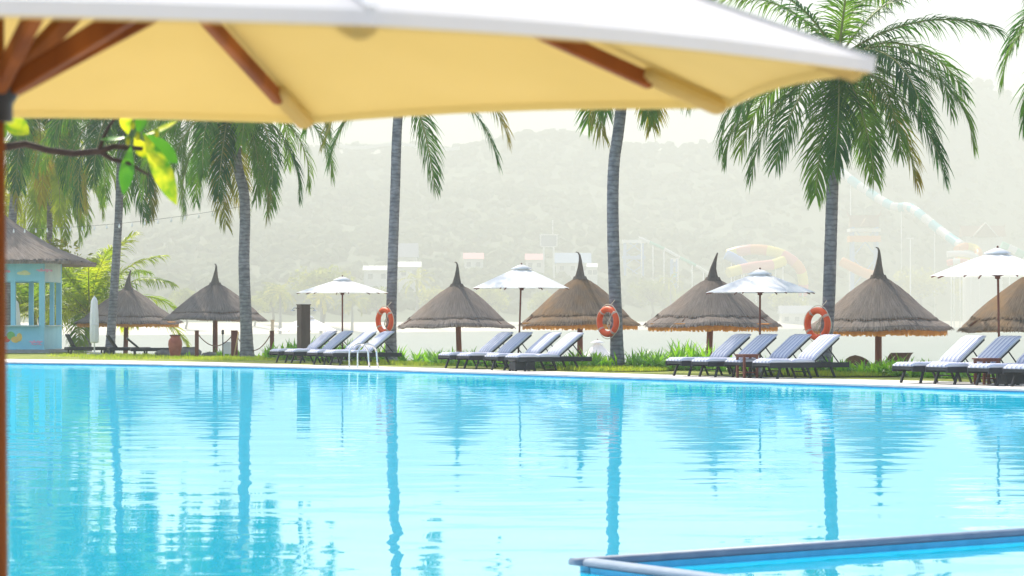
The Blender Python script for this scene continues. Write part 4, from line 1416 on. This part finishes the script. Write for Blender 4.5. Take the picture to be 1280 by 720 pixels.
# ------------------------------------------------------------------ the big parasol close to the camera
Rn = 1.75; Hn = Rn / 3.852
cen = Vector((-2.265 * Hn, 11.159 * Hn, EYE + Hn + .028))
rotE = (math.atan(.035), 0, 0)
from mathutils import Euler
rm = Euler(rotE).to_matrix()
zrim = EYE + Hn
root = thing('market_parasol', 'large cream parasol with wooden ribs hanging over the near side of the pool', 'parasol', cen - rm @ Vector((0, 0, zrim)))
root.rotation_euler = rotE
zap = zrim + .62
th0 = .287
sub = 8; n8 = 8; rings = 10
b = MB(); vs = []; fs = []; ns = n8 * sub
for i in range(rings + 1):
    t = i / rings
    for k in range(ns):
        seg_, ph = divmod(k, sub); ph /= sub
        a0 = th0 + seg_ * PI / 4; a1 = a0 + PI / 4
        A = Vector((math.sin(a0), math.cos(a0), 0)); B = Vector((math.sin(a1), math.cos(a1), 0))
        q = A.lerp(B, ph) * Rn * (.06 + .94 * t)
        q *= 1 - .012 * math.sin(PI * ph) * t
        z = zap - .02 - (zap - .02 - zrim) * t - .028 * math.sin(PI * ph) * math.sin(PI * min(1, t)) * .8 + .012 * math.sin(PI * ph) * t
        vs.append((q.x, q.y, z))
# turned-down hem
for k in range(ns):
    x, y, z = vs[rings * ns + k]; vs.append((x * .999, y * .999, z - .022))
for i in range(rings + 1):
    for k in range(ns):
        l = (k + 1) % ns
        fs.append((i * ns + k, i * ns + l, (i + 1) * ns + l, (i + 1) * ns + k))
b.add(vs, fs, 0, False)
can = b.build('canopy', M['canvas_cream'], root)
lb = MB(); lb.add([(x * .994, y * .994, z - .006) for x, y, z in b.v[:(rings + 1) * ns]] + [(x * .9945, y * .9945, z - .003) for x, y, z in b.v[(rings + 1) * ns:]], [tuple(reversed(f)) for f in b.f[:(rings + 1) * ns]], 0, False)
lb.build('underside_sunglow', M['underside_sunglow'], can)  # added sheet under the canopy, carries the sun-through-cloth yellow as colour
for k in range(8):
    a = th0 + k * PI / 4; o_ = Vector((math.sin(a), math.cos(a), 0)); sdv = Vector((o_.y, -o_.x, 0))
    pk = MB(); s0, s1 = .86, 1.0
    q0 = o_ * Rn * s0 + Vector((0, 0, zap - (zap - zrim) * s0 - .036)); q1 = o_ * Rn * s1 * .985 + Vector((0, 0, zap - (zap - zrim) * s1 - .026))
    pk.bar(q0, q1, .048, .034, bev=.010); pk.build('rib_pocket', M['underside_sunglow'], can)
    sm = MB(); sp_ = sdv * .007
    qa = o_ * Rn * .12 + Vector((0, 0, zap - .02 - (zap - .02 - zrim) * (.06 / .94) + .002)); qb = o_ * Rn * 1.0 + Vector((0, 0, zrim + .003))
    sm.bar(qa, qb, .016, .005); sm.build('seam', M['canvas_cream'], can)
    rb = MB(); rb.bar(o_ * .04 + Vector((0, 0, zap - .055)), o_ * Rn * .875 + Vector((0, 0, zap - (zap - zrim) * .875 - .046)), .026, .036, bev=.004)
    ro = rb.build('rib', M['teak'], root)
    su = MB(); su.bar(o_ * .04 + Vector((0, 0, zrim - .02)), o_ * Rn * .375 + Vector((0, 0, zap - (zap - zrim) * .375 - .075)), .026, .042, bev=.004)
    su.build('strut', M['teak'], ro)
hb = MB(); hb.lathe([(.026, zrim + .025), (.046, zrim + .018), (.05, zrim - .04), (.04, zrim - .055), (.04, zrim - .09), (.026, zrim - .09)], 20); hb.build('runner', M['black'], root); hb = MB(); hb.lathe([(.03, zap - .03), (.065, zap - .04), (.065, zap - .1), (.03, zap - .11)], 20)
hb.build('hub', M['black'], root)
pl = MB(); pl.tube([(0, 0, .05), (0, 0, 1.0), (0, 0, zap + .05)], .024, 20); pl.build('pole', M['teak'], root)
cp_ = MB(); cp_.lathe([(.02, zap + .05), (.14, zap + .02), (.30, zap - .055), (.31, zap - .075), (.12, zap)], 16); cp_.build('vent_cap', M['canvas_cream'], root)
bs = MB(); bs.lathe([(0, .09), (.22, .085), (.26, .06), (.27, 0), (0, 0)], 32); bs.lathe([(.045, .08), (.045, .34), (.03, .35)], 16); bs.build('base', M['concrete'], root)

# ------------------------------------------------------------------ frangipani branch reaching in at the near side
TY = 9.2
p = Vector((-3.3, TY, 0))
root = thing('frangipani_tree', 'dark bare branch with a rosette of green and yellow lit leaves, close to the camera', 'tree', p)


def w9(px, py, dy=0.0):
    return at(px, TY + dy, py) - p


b = MB()
tr0 = w9(-140, 215)
b.tube([(0, 0, -.05), (.05, .02, .5), (-.05, .05, 1.1), tr0 - Vector((.12, 0, .12)), tr0], [.075, .065, .055, .035, .024], 10)
b.tube([tr0, w9(-60, 196), w9(5, 184), w9(32, 180), w9(60, 188), w9(92, 192), w9(126, 189), w9(142, 183), w9(178, 186, .05)], [.024, .018, .0145, .013, .0125, .012, .0125, .011, .008], 9)
b.tube([w9(122, 188), w9(140, 199), w9(160, 204), w9(186, 219, .05)], [.010, .009, .008, .005], 8)
b.tube([w9(124, 188), w9(128, 175), w9(136, 158), w9(150, 140)], [.009, .007, .006, .005], 8)
b.tube([tr0, tr0 + Vector((-.2, .2, .25)), tr0 + Vector((-.45, .3, .7))], [.03, .022, .012], 8)
b.build('trunk', M['branch'], root)


def broad_leaf(p0, p1, width, m, curl=.25, face=(0, -1, .25), dy=0.0):
    """obovate leaf with a folded midrib between two photo points"""
    a = w9(*p0, dy); c = w9(*p1, dy - .03)
    t = (c - a); L = t.length; t.normalize()
    f = Vector(face); f = (f - t * f.dot(t)).normalized(); s = t.cross(f).normalized()
    b = MB(); n = 10; vs = []; fs = []
    for i in range(n + 1):
        u = i / n
        w = width * (math.sin(PI * u ** 1.15) ** .8) * .5 if 0 < u < 1 else .002
        mid = a + t * L * u - f * curl * L * .25 * math.sin(PI * u)
        for k, q in enumerate((-1, -.5, 0, .5, 1)):
            vs.append(mid + s * w * q + f * (abs(q) * w * .28))
    for i in range(n):
        for k in range(4):
            fs.append((i * 5 + k, i * 5 + k + 1, (i + 1) * 5 + k + 1, (i + 1) * 5 + k))
    b.add(vs, fs, 0, True)
    b.build('leaf', M[m], root)


broad_leaf((159, 171), (125, 175), .045, 'plum_leaf', face=(0, -.4, 1))
broad_leaf((164, 182), (154, 243), .055, 'plum_leaf', face=(.5, -1, 0))
broad_leaf((180, 168), (221, 256), .085, 'plum_leaf_sun', face=(-.6, -1, .2))
broad_leaf((178, 166), (222, 204), .070, 'plum_leaf', face=(-.3, -1, .6), dy=.06)
broad_leaf((168, 172), (184, 198), .050, 'plum_leaf_sun', face=(0, -1, .3), dy=.08)
broad_leaf((160, 168), (156, 138), .05, 'plum_leaf_sun', face=(.4, -1, 0), dy=.05)
broad_leaf((172, 168), (180, 136), .05, 'plum_leaf', face=(-.4, -1, 0), dy=.08)
broad_leaf((182, 168), (222, 152), .05, 'plum_leaf_sun', face=(0, -.6, 1), dy=.05)
broad_leaf((2, 146), (36, 168), .075, 'plum_leaf_sun', face=(0, -1, .5))
broad_leaf((-20, 150), (8, 172), .07, 'plum_leaf', face=(0, -1, .5), dy=.05)
for px, py in ((160, 176), (172, 170), (196, 166), (166, 156)):
    c = MB(); c.lathe([(0, .02), (.008, .012), (.01, 0), (.007, -.012), (0, -.018)], 8); c.build('flower_bud', M['plum_leaf_sun'], root, w9(px, py, -.02))


# ------------------------------------------------------------------ across the bay
def far(px, py, Y):
    return at(px, Y * S, py)


def ground_at(px, Y):
    return land(px, Y)


def far_tree(label, px, Y, top_py, wid_px, seed, m='far_leaf', lobes=7, name='shore_tree'):
    Y = Y * S
    g = ground_at(px, Y); p = at(px, Y); p.z = g
    H = zat(top_py, Y) - g; W = wid_px / F * Y / 2
    r = random.Random(seed); bl = []
    for k in range(lobes):
        a = k * 2.4
        q = (k / lobes) ** .5
        bl.append(((W * .62 * q * math.cos(a), W * .5 * q * math.sin(a), H * (.66 + .12 * r.uniform(-1, 1) - .12 * q)), W * r.uniform(.36, .5)))
    return leafy_tree(name, label, p, H * .7, bl, 1500, W * .075, M[m], seed, 'trees on the far shore', W * .05)


far_tree('broad pale yellow green tree on the far shore above the nearest white parasol', 402, 585, 318, 92, 41)
far_tree('hazy yellowish tree on the far shore behind the grey thatch by the rope bollards', 340, 560, 344, 60, 42)
far_tree('faint round tree on the far shore behind the shower post', 318, 545, 362, 44, 43)
far_tree('hazy tree on the far shore below the blue roofed house', 470, 640, 352, 50, 44)
far_tree('hazy tree on the far shore between the ladder palm and the lone thatch', 545, 690, 350, 58, 45)
far_tree('hazy bush shaped tree on the far shore behind the leaning parasol', 610, 700, 352, 64, 46)
far_tree('faint tree on the far shore between the parasol and the brown thatch', 680, 735, 356, 54, 47)
far_tree('hazy green tree on the far shore right of the scarred palm, below the blue tower', 815, 815, 345, 66, 48)
far_tree('hazy tree on the far shore left of the bent spire', 862, 830, 350, 46, 49)
far_tree('hazy tree on the far shore beneath the coloured slides', 985, 880, 362, 60, 50)
far_tree('green hazy tree on the far shore between the fringed thatch and the last parasol', 1150, 1010, 322, 74, 51)
far_tree('green hazy tree on the far shore behind the last parasol pole', 1215, 1060, 340, 66, 52)
far_tree('faint far tree on the shore above the young palm', 232, 520, 352, 52, 53)


def far_palm(label, px, Y, top_py, seed, L=3.6):
    Y = Y * S; L = L * S
    g = ground_at(px, Y); p = at(px, Y); p.z = g
    root = thing('shore_palm', label, 'palm tree', p, 0, 'palms on the far shore')
    H = zat(top_py, Y) - g
    b = MB(); b.tube([(0, 0, -.5), (.2, 0, H * .5), (0, 0, H)], [.35 * S, .25 * S, .2 * S], 8); b.build('trunk', M['bark'], root)
    r = random.Random(seed); c = MB()
    for k in range(16):
        t = k / 15
        sub_ = frond_mesh(R(70 - 95 * t), R(80), L, seed + k, pairs=16, lmax=1.0 * S, wid=.28 * S, droop=.3)
        Rz = Matrix.Rotation(k * 2.4 + seed, 3, 'Z')
        c.add([Rz @ Vector(v) + Vector((0, 0, H)) for v in sub_.v], sub_.f, 0, False)
    c.build('crown', M['far_palm'], root)


far_palm('pale palm on the far shore under the canopy of the nearest white parasol', 401, 545, 372, 3, 4.2)
far_palm('pale palm on the far shore between the ladder palm and the lone thatch spire', 521, 640, 350, 5, 5.5)
far_palm('pale palm on the far shore left of the shower post', 350, 530, 366, 7, 4.5)
far_palm('pale palm on the far shore just before the bent spire', 838, 800, 352, 9, 6)
far_palm('pale palm on the far shore under the edge of the nearest parasol', 440, 580, 376, 11, 4.5)


def gable(b, c, w, d, h, ov, mi=0, rz=0.0):
    """gabled roof with its ridge along local x, base centre c"""
    m = Matrix.Rotation(rz, 3, 'Z')
    W, D = w / 2 + ov, d / 2 + ov
    vs = [(-W, -D, 0), (W, -D, 0), (W, D, 0), (-W, D, 0), (-W, 0, h), (W, 0, h)]
    b.add([m @ Vector(v) + Vector(c) for v in vs], [(0, 1, 5, 4), (2, 3, 4, 5), (0, 4, 3), (1, 2, 5), (3, 2, 1, 0)], mi)


def house(label, px, py_eave, py_top, w_px, Y, roof, wall='wall_white', name='shore_house', rz=0.0, depth=8):
    Y = Y * S; depth = depth * S
    g = ground_at(px, Y); p = at(px, Y); p.z = g
    root = thing(name, label, 'house', p, rz, 'houses across the bay')
    s = Y / F; w = w_px * s; ze = zat(py_eave, Y) - g; h = (py_eave - py_top) * s
    b = MB(); b.box((0, 0, ze / 2 - .5), (w * .9, depth * .9, ze + 1)); b.build('wall', M[wall], root)
    b = MB(); gable(b, (0, 0, ze), w * .9, depth, h, w * .05); b.build('roof', M[roof], root)
    n = max(2, int(w / 3.5 / S))
    for k in range(n):
        q = MB(); q.box((-w * .45 + w * .9 * (k + .5) / n, -depth * .45 - .03, ze - 1.8 * S), (1.4 * S, .08, 1.5 * S)); q.build('window', M['boat_hull'], root)


house('white house with a blue grey roof on the slope above the ladder palm', 505, 322, 304, 36, 800, 'roof_grey')
house('long low building with bright pale roof left of the ladder palm', 472, 338, 332, 36, 760, 'wall_white')
house('low building with bright pale roof just right of the ladder palm', 512, 334, 327, 30, 765, 'wall_white')
house('low house with a faded pink roof above the lone thatch spire', 592, 324, 316, 26, 860, 'roof_pink')
house('low house with a pink roof beside the leaning parasol tip', 668, 325, 317, 24, 870, 'roof_pink')
house('wide building with blue grey roof behind the brown thatch spire', 716, 329, 316, 46, 880, 'roof_blue')
house('tiny building right of the brown thatch spire', 740, 334, 329, 14, 860, 'wall_white')
house('pale building low on the far shore at the middle parasol edge', 995, 392, 382, 44, 860, 'roof_grey')
# hall on the ridge and long white wall across the hill
house('small white hall far up on the hill ridge', 733, 202, 196, 26, 1330, 'wall_white')
b = MB()
for k in range(20):
    px0, px1 = 415 + k * 8, 415 + (k + 1) * 8
    Y = 1290
    py = lambda x: 181 + 3 * math.sin(x * .06) + (x - 415) * .022
    b.bar(far(px0, py(px0), Y), far(px1, py(px1), Y), 2.0 * S, 1.6 * S)
root = tag(b.build('retaining_wall', M['slide_white']), 'bright white wall running along the hilltop road behind the ladder palm', 'wall')

# lookout frame on stilts
Y = 850 * S; p = at(686, Y); p.z = ground_at(686, Y)
root = thing('lookout_tower', 'pale lookout cabin on tall stilts above the leaning parasol', 'tower', p)
s = Y / F; z0 = zat(308, Y) - p.z; z1 = zat(294, Y) - p.z
b = MB(); b.add([(-9 * s, -2, z0), (9 * s, -2, z0), (9 * s, 2, z0), (-9 * s, 2, z0), (-11.5 * s, -2.5, z1), (11.5 * s, -2.5, z1), (11.5 * s, 2.5, z1), (-11.5 * s, 2.5, z1)],
               [(0, 1, 5, 4), (1, 2, 6, 5), (2, 3, 7, 6), (3, 0, 4, 7), (3, 2, 1, 0)]); b.build('cabin', M['roof_grey'], root)
b = MB(); b.box((0, 0, z1 + .3), (24 * s, 5.8, .8)); b.box((-10.2 * s, -2.6, (z0 + z1) / 2), (.8, .6, z1 - z0)); b.box((10.2 * s, -2.6, (z0 + z1) / 2), (.8, .6, z1 - z0)); b.box((0, -2.4, z0 - .3), (19 * s, .8, .8)); b.build('trim', M['slide_white'], root)
for sx in (-1, 1):
    for sy in (-1, 1):
        l = MB(); l.bar((sx * 7 * s, sy * 1.8, -1), (sx * 6 * s, sy * 1.8, z0), .5 * S, .5 * S); l.build('stilt', M['slide_white'], root)
b = MB(); b.tube([(5 * s, 0, z1), (5 * s, 0, z1 + 5 * S)], .12 * S, 6); b.build('mast', M['slide_white'], root)


def tube_slide(name, label, pts, rad, mats, Ys, every=2, posts=6, cat='water slide', seg=10):
    rad = rad * S
    P = [far(px, py, Y) for (px, py), Y in zip(pts, Ys)]
    # smooth
    Q = []
    for i in range(len(P) - 1):
        p0 = P[max(i - 1, 0)]; p1 = P[i]; p2 = P[i + 1]; p3 = P[min(i + 2, len(P) - 1)]
        for k in range(8):
            t = k / 8
            Q.append(.5 * ((2 * p1) + (p2 - p0) * t + (2 * p0 - 5 * p1 + 4 * p2 - p3) * t * t + (3 * p1 - p0 - 3 * p2 + p3) * t ** 3))
    Q.append(P[-1])
    o = P[0].copy(); o.z = min(q.z for q in Q)
    root = thing(name, label, cat, o, 0)
    n = len(mats)
    b = MB(); b.tube([q - o for q in Q], rad, seg)
    for i in range(len(Q) - 1):
        for j in range(seg):
            b.m[i * seg + j] = (i // every) % n
    b.build('chute', [M[x] for x in mats], root)
    for k in range(posts):
        q = Q[int((k + .5) / posts * (len(Q) - 1))]
        g = land(640 + q.x / q.y * F, q.y)
        if q.z - rad > g + .5:
            l = MB(); l.tube([(q.x - o.x, q.y - o.y, g - 1 - o.z), (q.x - o.x, q.y - o.y, q.z - rad * .8 - o.z)], .22 * S, 6); l.build('support', M['slide_white'], root)
    return root


tube_slide('tube_slide', 'long straight water slide tube striped white and turquoise down the hill', [(1042, 205), (1060, 222), (1090, 243), (1116, 258), (1136, 259), (1150, 268), (1175, 288), (1203, 308)],
           1.9, ['slide_white', 'slide_cyan'], [1090, 1080, 1070, 1060, 1055, 1045, 1035, 1020], every=3, posts=3)
tube_slide('tube_slide', 'looping orange and pink water slide with a blue entry above the middle parasol', [(910, 318), (925, 314), (945, 312), (968, 315), (988, 324), (1000, 336), (1004, 352), (1003, 368)],
           1.9, ['slide_yellow', 'slide_pink', 'slide_orange'], [920, 918, 916, 914, 912, 912, 914, 916], every=7, posts=3)
tube_slide('tube_slide', 'short blue water slide chute beside the bent spire', [(907, 318), (917, 323), (928, 330), (934, 338)], 1.8, ['slide_blue'], [905, 905, 905, 905], posts=2)
tube_slide('tube_slide', 'yellow and pink water slide curving just above the middle parasol top', [(910, 341), (925, 337), (945, 333), (965, 331), (980, 326)], 1.8, ['slide_yellow', 'slide_pink', 'slide_pink', 'slide_yellow'], [890, 892, 894, 896, 898], every=8, posts=3)
tube_slide('tube_slide', 'thin pale water slide descending from the blue slide tower toward the bent spire', [(798, 297), (812, 303), (830, 311), (850, 322), (870, 332), (886, 342)], .55, ['slide_white', 'slide_green'], [900] * 6, every=8, posts=6)
tube_slide('tube_slide', 'orange water slide descending from the blue legged slide tower behind the fringed thatch', [(1052, 327), (1066, 334), (1080, 341), (1094, 345)], 1.8, ['slide_orange'], [940, 938, 936, 934], posts=2)
tube_slide('tube_slide', 'white water slide tube end above the last parasol, next to the orange chutes', [(1184, 318), (1196, 317), (1210, 318), (1222, 322)], 1.2, ['slide_white'], [990] * 4, posts=2)
tube_slide('tube_slide', 'pink and white water slide tube end just above the last parasol slope', [(1184, 329), (1196, 327), (1210, 328)], 1.2, ['slide_pink', 'slide_white'], [985] * 3, every=5, posts=2)
tube_slide('tube_slide', 'green open water slide at the picture edge behind the last parasol', [(1252, 306), (1266, 312), (1282, 320), (1300, 326)], 1.5, ['slide_green', 'slide_white'], [985] * 4, every=5, posts=2)
tube_slide('tube_slide', 'coiled orange water slide below the tiled pavilion, above the last parasol', [(1196, 312), (1206, 308), (1218, 310), (1224, 318), (1214, 325), (1200, 322), (1200, 332)], 1.5, ['slide_orange', 'slide_yellow'], [1000, 1004, 1004, 1000, 996, 998, 1000], every=10, posts=3)


def slide_tower(label, px, py_top, py_bot, w_px, Y, steel, decks, roof=None):
    Y = Y * S
    p = at(px, Y); p.z = min(ground_at(px, Y), zat(py_bot, Y))
    root = thing('slide_tower', label, 'slide tower', p)
    s = Y / F; w = w_px * s; zt = zat(py_top, Y) - p.z
    for sx in (-1, 1):
        for sy in (-1, 1):
            b = MB(); b.box((sx * w / 2, sy * w / 3, zt / 2), (.9 * S, .9 * S, zt)); b.build('leg', M[steel], root)
    for k, (py, m) in enumerate(decks):
        z = zat(py, Y) - p.z
        b = MB(); b.box((0, 0, z), (w * 1.3, w * .9, 1.2 * S)); b.build('platform', M[m], root)
    b = MB()
    for k in range(3):
        za, zb = zt * k / 3, zt * (k + 1) / 3
        b.bar((-w / 2, -w / 3, za), (w / 2, -w / 3, zb), .35 * S, .35 * S); b.bar((w / 2, -w / 3, za), (-w / 2, -w / 3, zb), .35 * S, .35 * S)
    b.build('bracing', M[steel], root)
    if roof:
        b = MB(); h = roof * s
        gable(b, (0, 0, zt), w * 1.1, w * .7, h, 1.0)
        for sx in (-1, 1):
            b.tube([(sx * w * .6, 0, zt + h * .9), (sx * w * .68, 0, zt + h * 1.15), (sx * w * .72, 0, zt + h * 1.45)], [.5 * S, .3 * S, .05], 6)
        b.build('roof', M['roof_brown'], root)
        b = MB(); gable(b, (0, -w * .4, zt), w * .5, w * .4, h * .75, .6, 0, PI / 2); b.build('porch_roof', M['roof_brown'], root)
    return root


slide_tower('tower of blue and white slide legs right of the scarred palm', 792, 300, 344, 22, 915, 'steel_blue', [(302, 'slide_white'), (322, 'steel_blue')])
slide_tower('small blue column slide tower left of the bent spire', 843, 324, 346, 7, 905, 'steel_blue', [(325, 'slide_white'), (344, 'slide_cyan')])
slide_tower('slide tower with curved tiled roof, orange deck and blue legs above the fringed thatch', 1080, 284, 362, 30, 960, 'steel_blue', [(297, 'slide_orange'), (300.5, 'slide_orange'), (288, 'wall_white')], roof=15)

# tiled pavilion
Y = 1040 * S; p = at(1228, Y); p.z = ground_at(1228, Y)
root = thing('tiled_pavilion', 'hillside pavilion with triple tiled gable roof above the last parasol', 'pavilion', p)
s = Y / F; ze = zat(296, Y) - p.z
b = MB(); b.box((0, 0, ze / 2), (46 * s, 17, ze)); b.build('wall', M['wall_white'], root)
b = MB(); gable(b, (0, 0, ze), 50 * s, 20, 14 * s, 1.7)
for sx in (-1, 1):
    b.tube([(sx * 26 * s, 0, ze + 12 * s), (sx * 28 * s, 0, ze + 14 * s), (sx * 29 * s, 0, ze + 17 * s)], [.5 * S, .3 * S, .06], 6)
b.build('roof', M['roof_brown'], root)
b = MB(); gable(b, (0, -8.5, ze - .6), 14, 30 * s, 17 * s, 1.4, 0, PI / 2)
b.build('porch_roof', M['roof_brown'], root)
b = MB(); b.tube([(-15.6 * s, -17.2, ze - .5), (0, -17.2, ze + 17 * s), (15.6 * s, -17.2, ze - .5)], .6, 6); b.build('gable_trim', M['wall_white'], root)
b = MB(); b.box((0, -8.7, ze - 5), (13 * s, .4, 4.4)); b.build('sign_panel', M['slide_white'], root)
for k in range(6):
    b = MB(); b.box((-20 * s + k * 8 * s, -10.5, ze / 2 - .4), (1, 1, ze - .8)); b.build('column', M['wall_white'], root)

# mast light
Y = 960 * S; p = at(1138, Y); p.z = ground_at(1138, Y)
root = thing('floodlight_mast', 'thin pale floodlight mast on the slope below the striped slide', 'floodlight', p)
zt = zat(298, Y) - p.z
b = MB(); b.tube([(0, 0, -1), (0, 0, zt)], [.3 * S, .2 * S], 8); b.build('mast', M['slide_white'], root)
b = MB(); b.box((0, 0, zt), (2.6 * S, .5 * S, .5 * S)); b.build('lamp_head', M['slide_white'], root)

# boat on the bay
p = at(832, 640 * S); p.z = BAY
root = thing('small_boat', 'small grey boat lying on the bay near the bent spire umbrella', 'boat', p, .15)
b = MB(); L_, W_ = 10.6, 2.8; vs = []; fs = []
st_ = [(-1, .55, .75), (-.7, .85, .6), (-.2, 1, .55), (.3, .95, .6), (.7, .6, .8), (1, .04, 1.15)]
for t, w_, h_ in st_:
    for y, z in ((-w_, h_), (-w_ * .75, 0), (0, -.25), (w_ * .75, 0), (w_, h_)):
        vs.append((t * L_ / 2, y * W_ / 2, z))
for i in range(5):
    for j in range(4):
        fs.append((i * 5 + j, i * 5 + j + 1, (i + 1) * 5 + j + 1, (i + 1) * 5 + j))
fs.append((0, 1, 2, 3, 4)); b.add(vs, fs, 0, True)
b.build('hull', M['boat_hull'], root)
b = MB(); b.box((-.3, 0, .45), (7.4, 2.2, .1)); b.build('deck', M['rope'], root)
b = MB(); b.box((-.8, 0, 1.95), (4.4, 2.2, .12), bev=.03)
for sx in (-1, 1):
    for sy in (-1, 1):
        b.tube([(-.8 + sx * 2, sy * 1, .45), (-.8 + sx * 2, sy * 1, 1.93)], .05, 6)
b.build('awning', M['roof_grey'], root)

# ------------------------------------------------------------------ air
DENS = .00062
b = MB(); b.box((0, 2810, 215), (7060, 5900, 460))
o = b.build('haze', None)
o.data.materials.clear()
m, nt, N, L = nodes('haze_air')
out = N.new('ShaderNodeOutputMaterial'); v = N.new('ShaderNodeVolumePrincipled')
v.inputs['Density'].default_value = DENS; v.inputs['Color'].default_value = (.76, .765, .70, 1); v.inputs['Anisotropy'].default_value = 0.0
L.new(v.outputs[0], out.inputs['Volume'])
o.data.materials.append(m)
struct(o, 'stuff', 'pale morning haze filling the air over the bay', 'haze')
o.display_type = 'WIRE'

# ------------------------------------------------------------------ light
EL, AZ = 48.0, -26.0          # sun height, and its bearing from straight ahead (negative = to the left)
w = bpy.data.worlds.new('World'); sc.world = w; w.use_nodes = True
nt = w.node_tree; bg = nt.nodes['Background']
sky = nt.nodes.new('ShaderNodeTexSky'); sky.sky_type = 'NISHITA'; sky.sun_disc = False
sky.sun_elevation = R(EL); sky.sun_rotation = R(AZ); sky.air_density = 1.0; sky.dust_density = 2.0; sky.ozone_density = 1.0
nt.links.new(sky.outputs[0], bg.inputs['Color']); bg.inputs['Strength'].default_value = .15
sl = bpy.data.lights.new('sun', 'SUN'); sl.energy = 4.0; sl.angle = R(.6); sl.color = (1, .91, .77)
so = bpy.data.objects.new('sun', sl); COL.objects.link(so)
sd = Vector((math.sin(R(AZ)) * math.cos(R(EL)), math.cos(R(AZ)) * math.cos(R(EL)), math.sin(R(EL))))
so.rotation_euler = sd.to_track_quat('Z', 'Y').to_euler()
so.location = (0, 0, 60)

# ------------------------------------------------------------------ camera
cam = bpy.data.cameras.new('camera'); co = bpy.data.objects.new('camera', cam); COL.objects.link(co)
co.location = (0, 0, EYE); co.rotation_euler = (PI / 2, 0, 0)
cam.sensor_width = 36; cam.lens = 90; cam.shift_y = (HZ - 360) / 1280
cam.clip_start = .1; cam.clip_end = 9000
cam.dof.use_dof = True; cam.dof.focus_distance = 60; cam.dof.aperture_fstop = 7.0
sc.camera = co
sc.view_settings.view_transform = 'Standard'; sc.view_settings.look = 'None'
sc.view_settings.exposure = 1.2; sc.view_settings.gamma = 1
sc.view_settings.use_curve_mapping = False
sc.render.resolution_x = 1024; sc.render.resolution_y = 576
sc.cycles.max_bounces = 8; sc.cycles.transparent_max_bounces = 8
sc.cycles.volume_bounces = 1
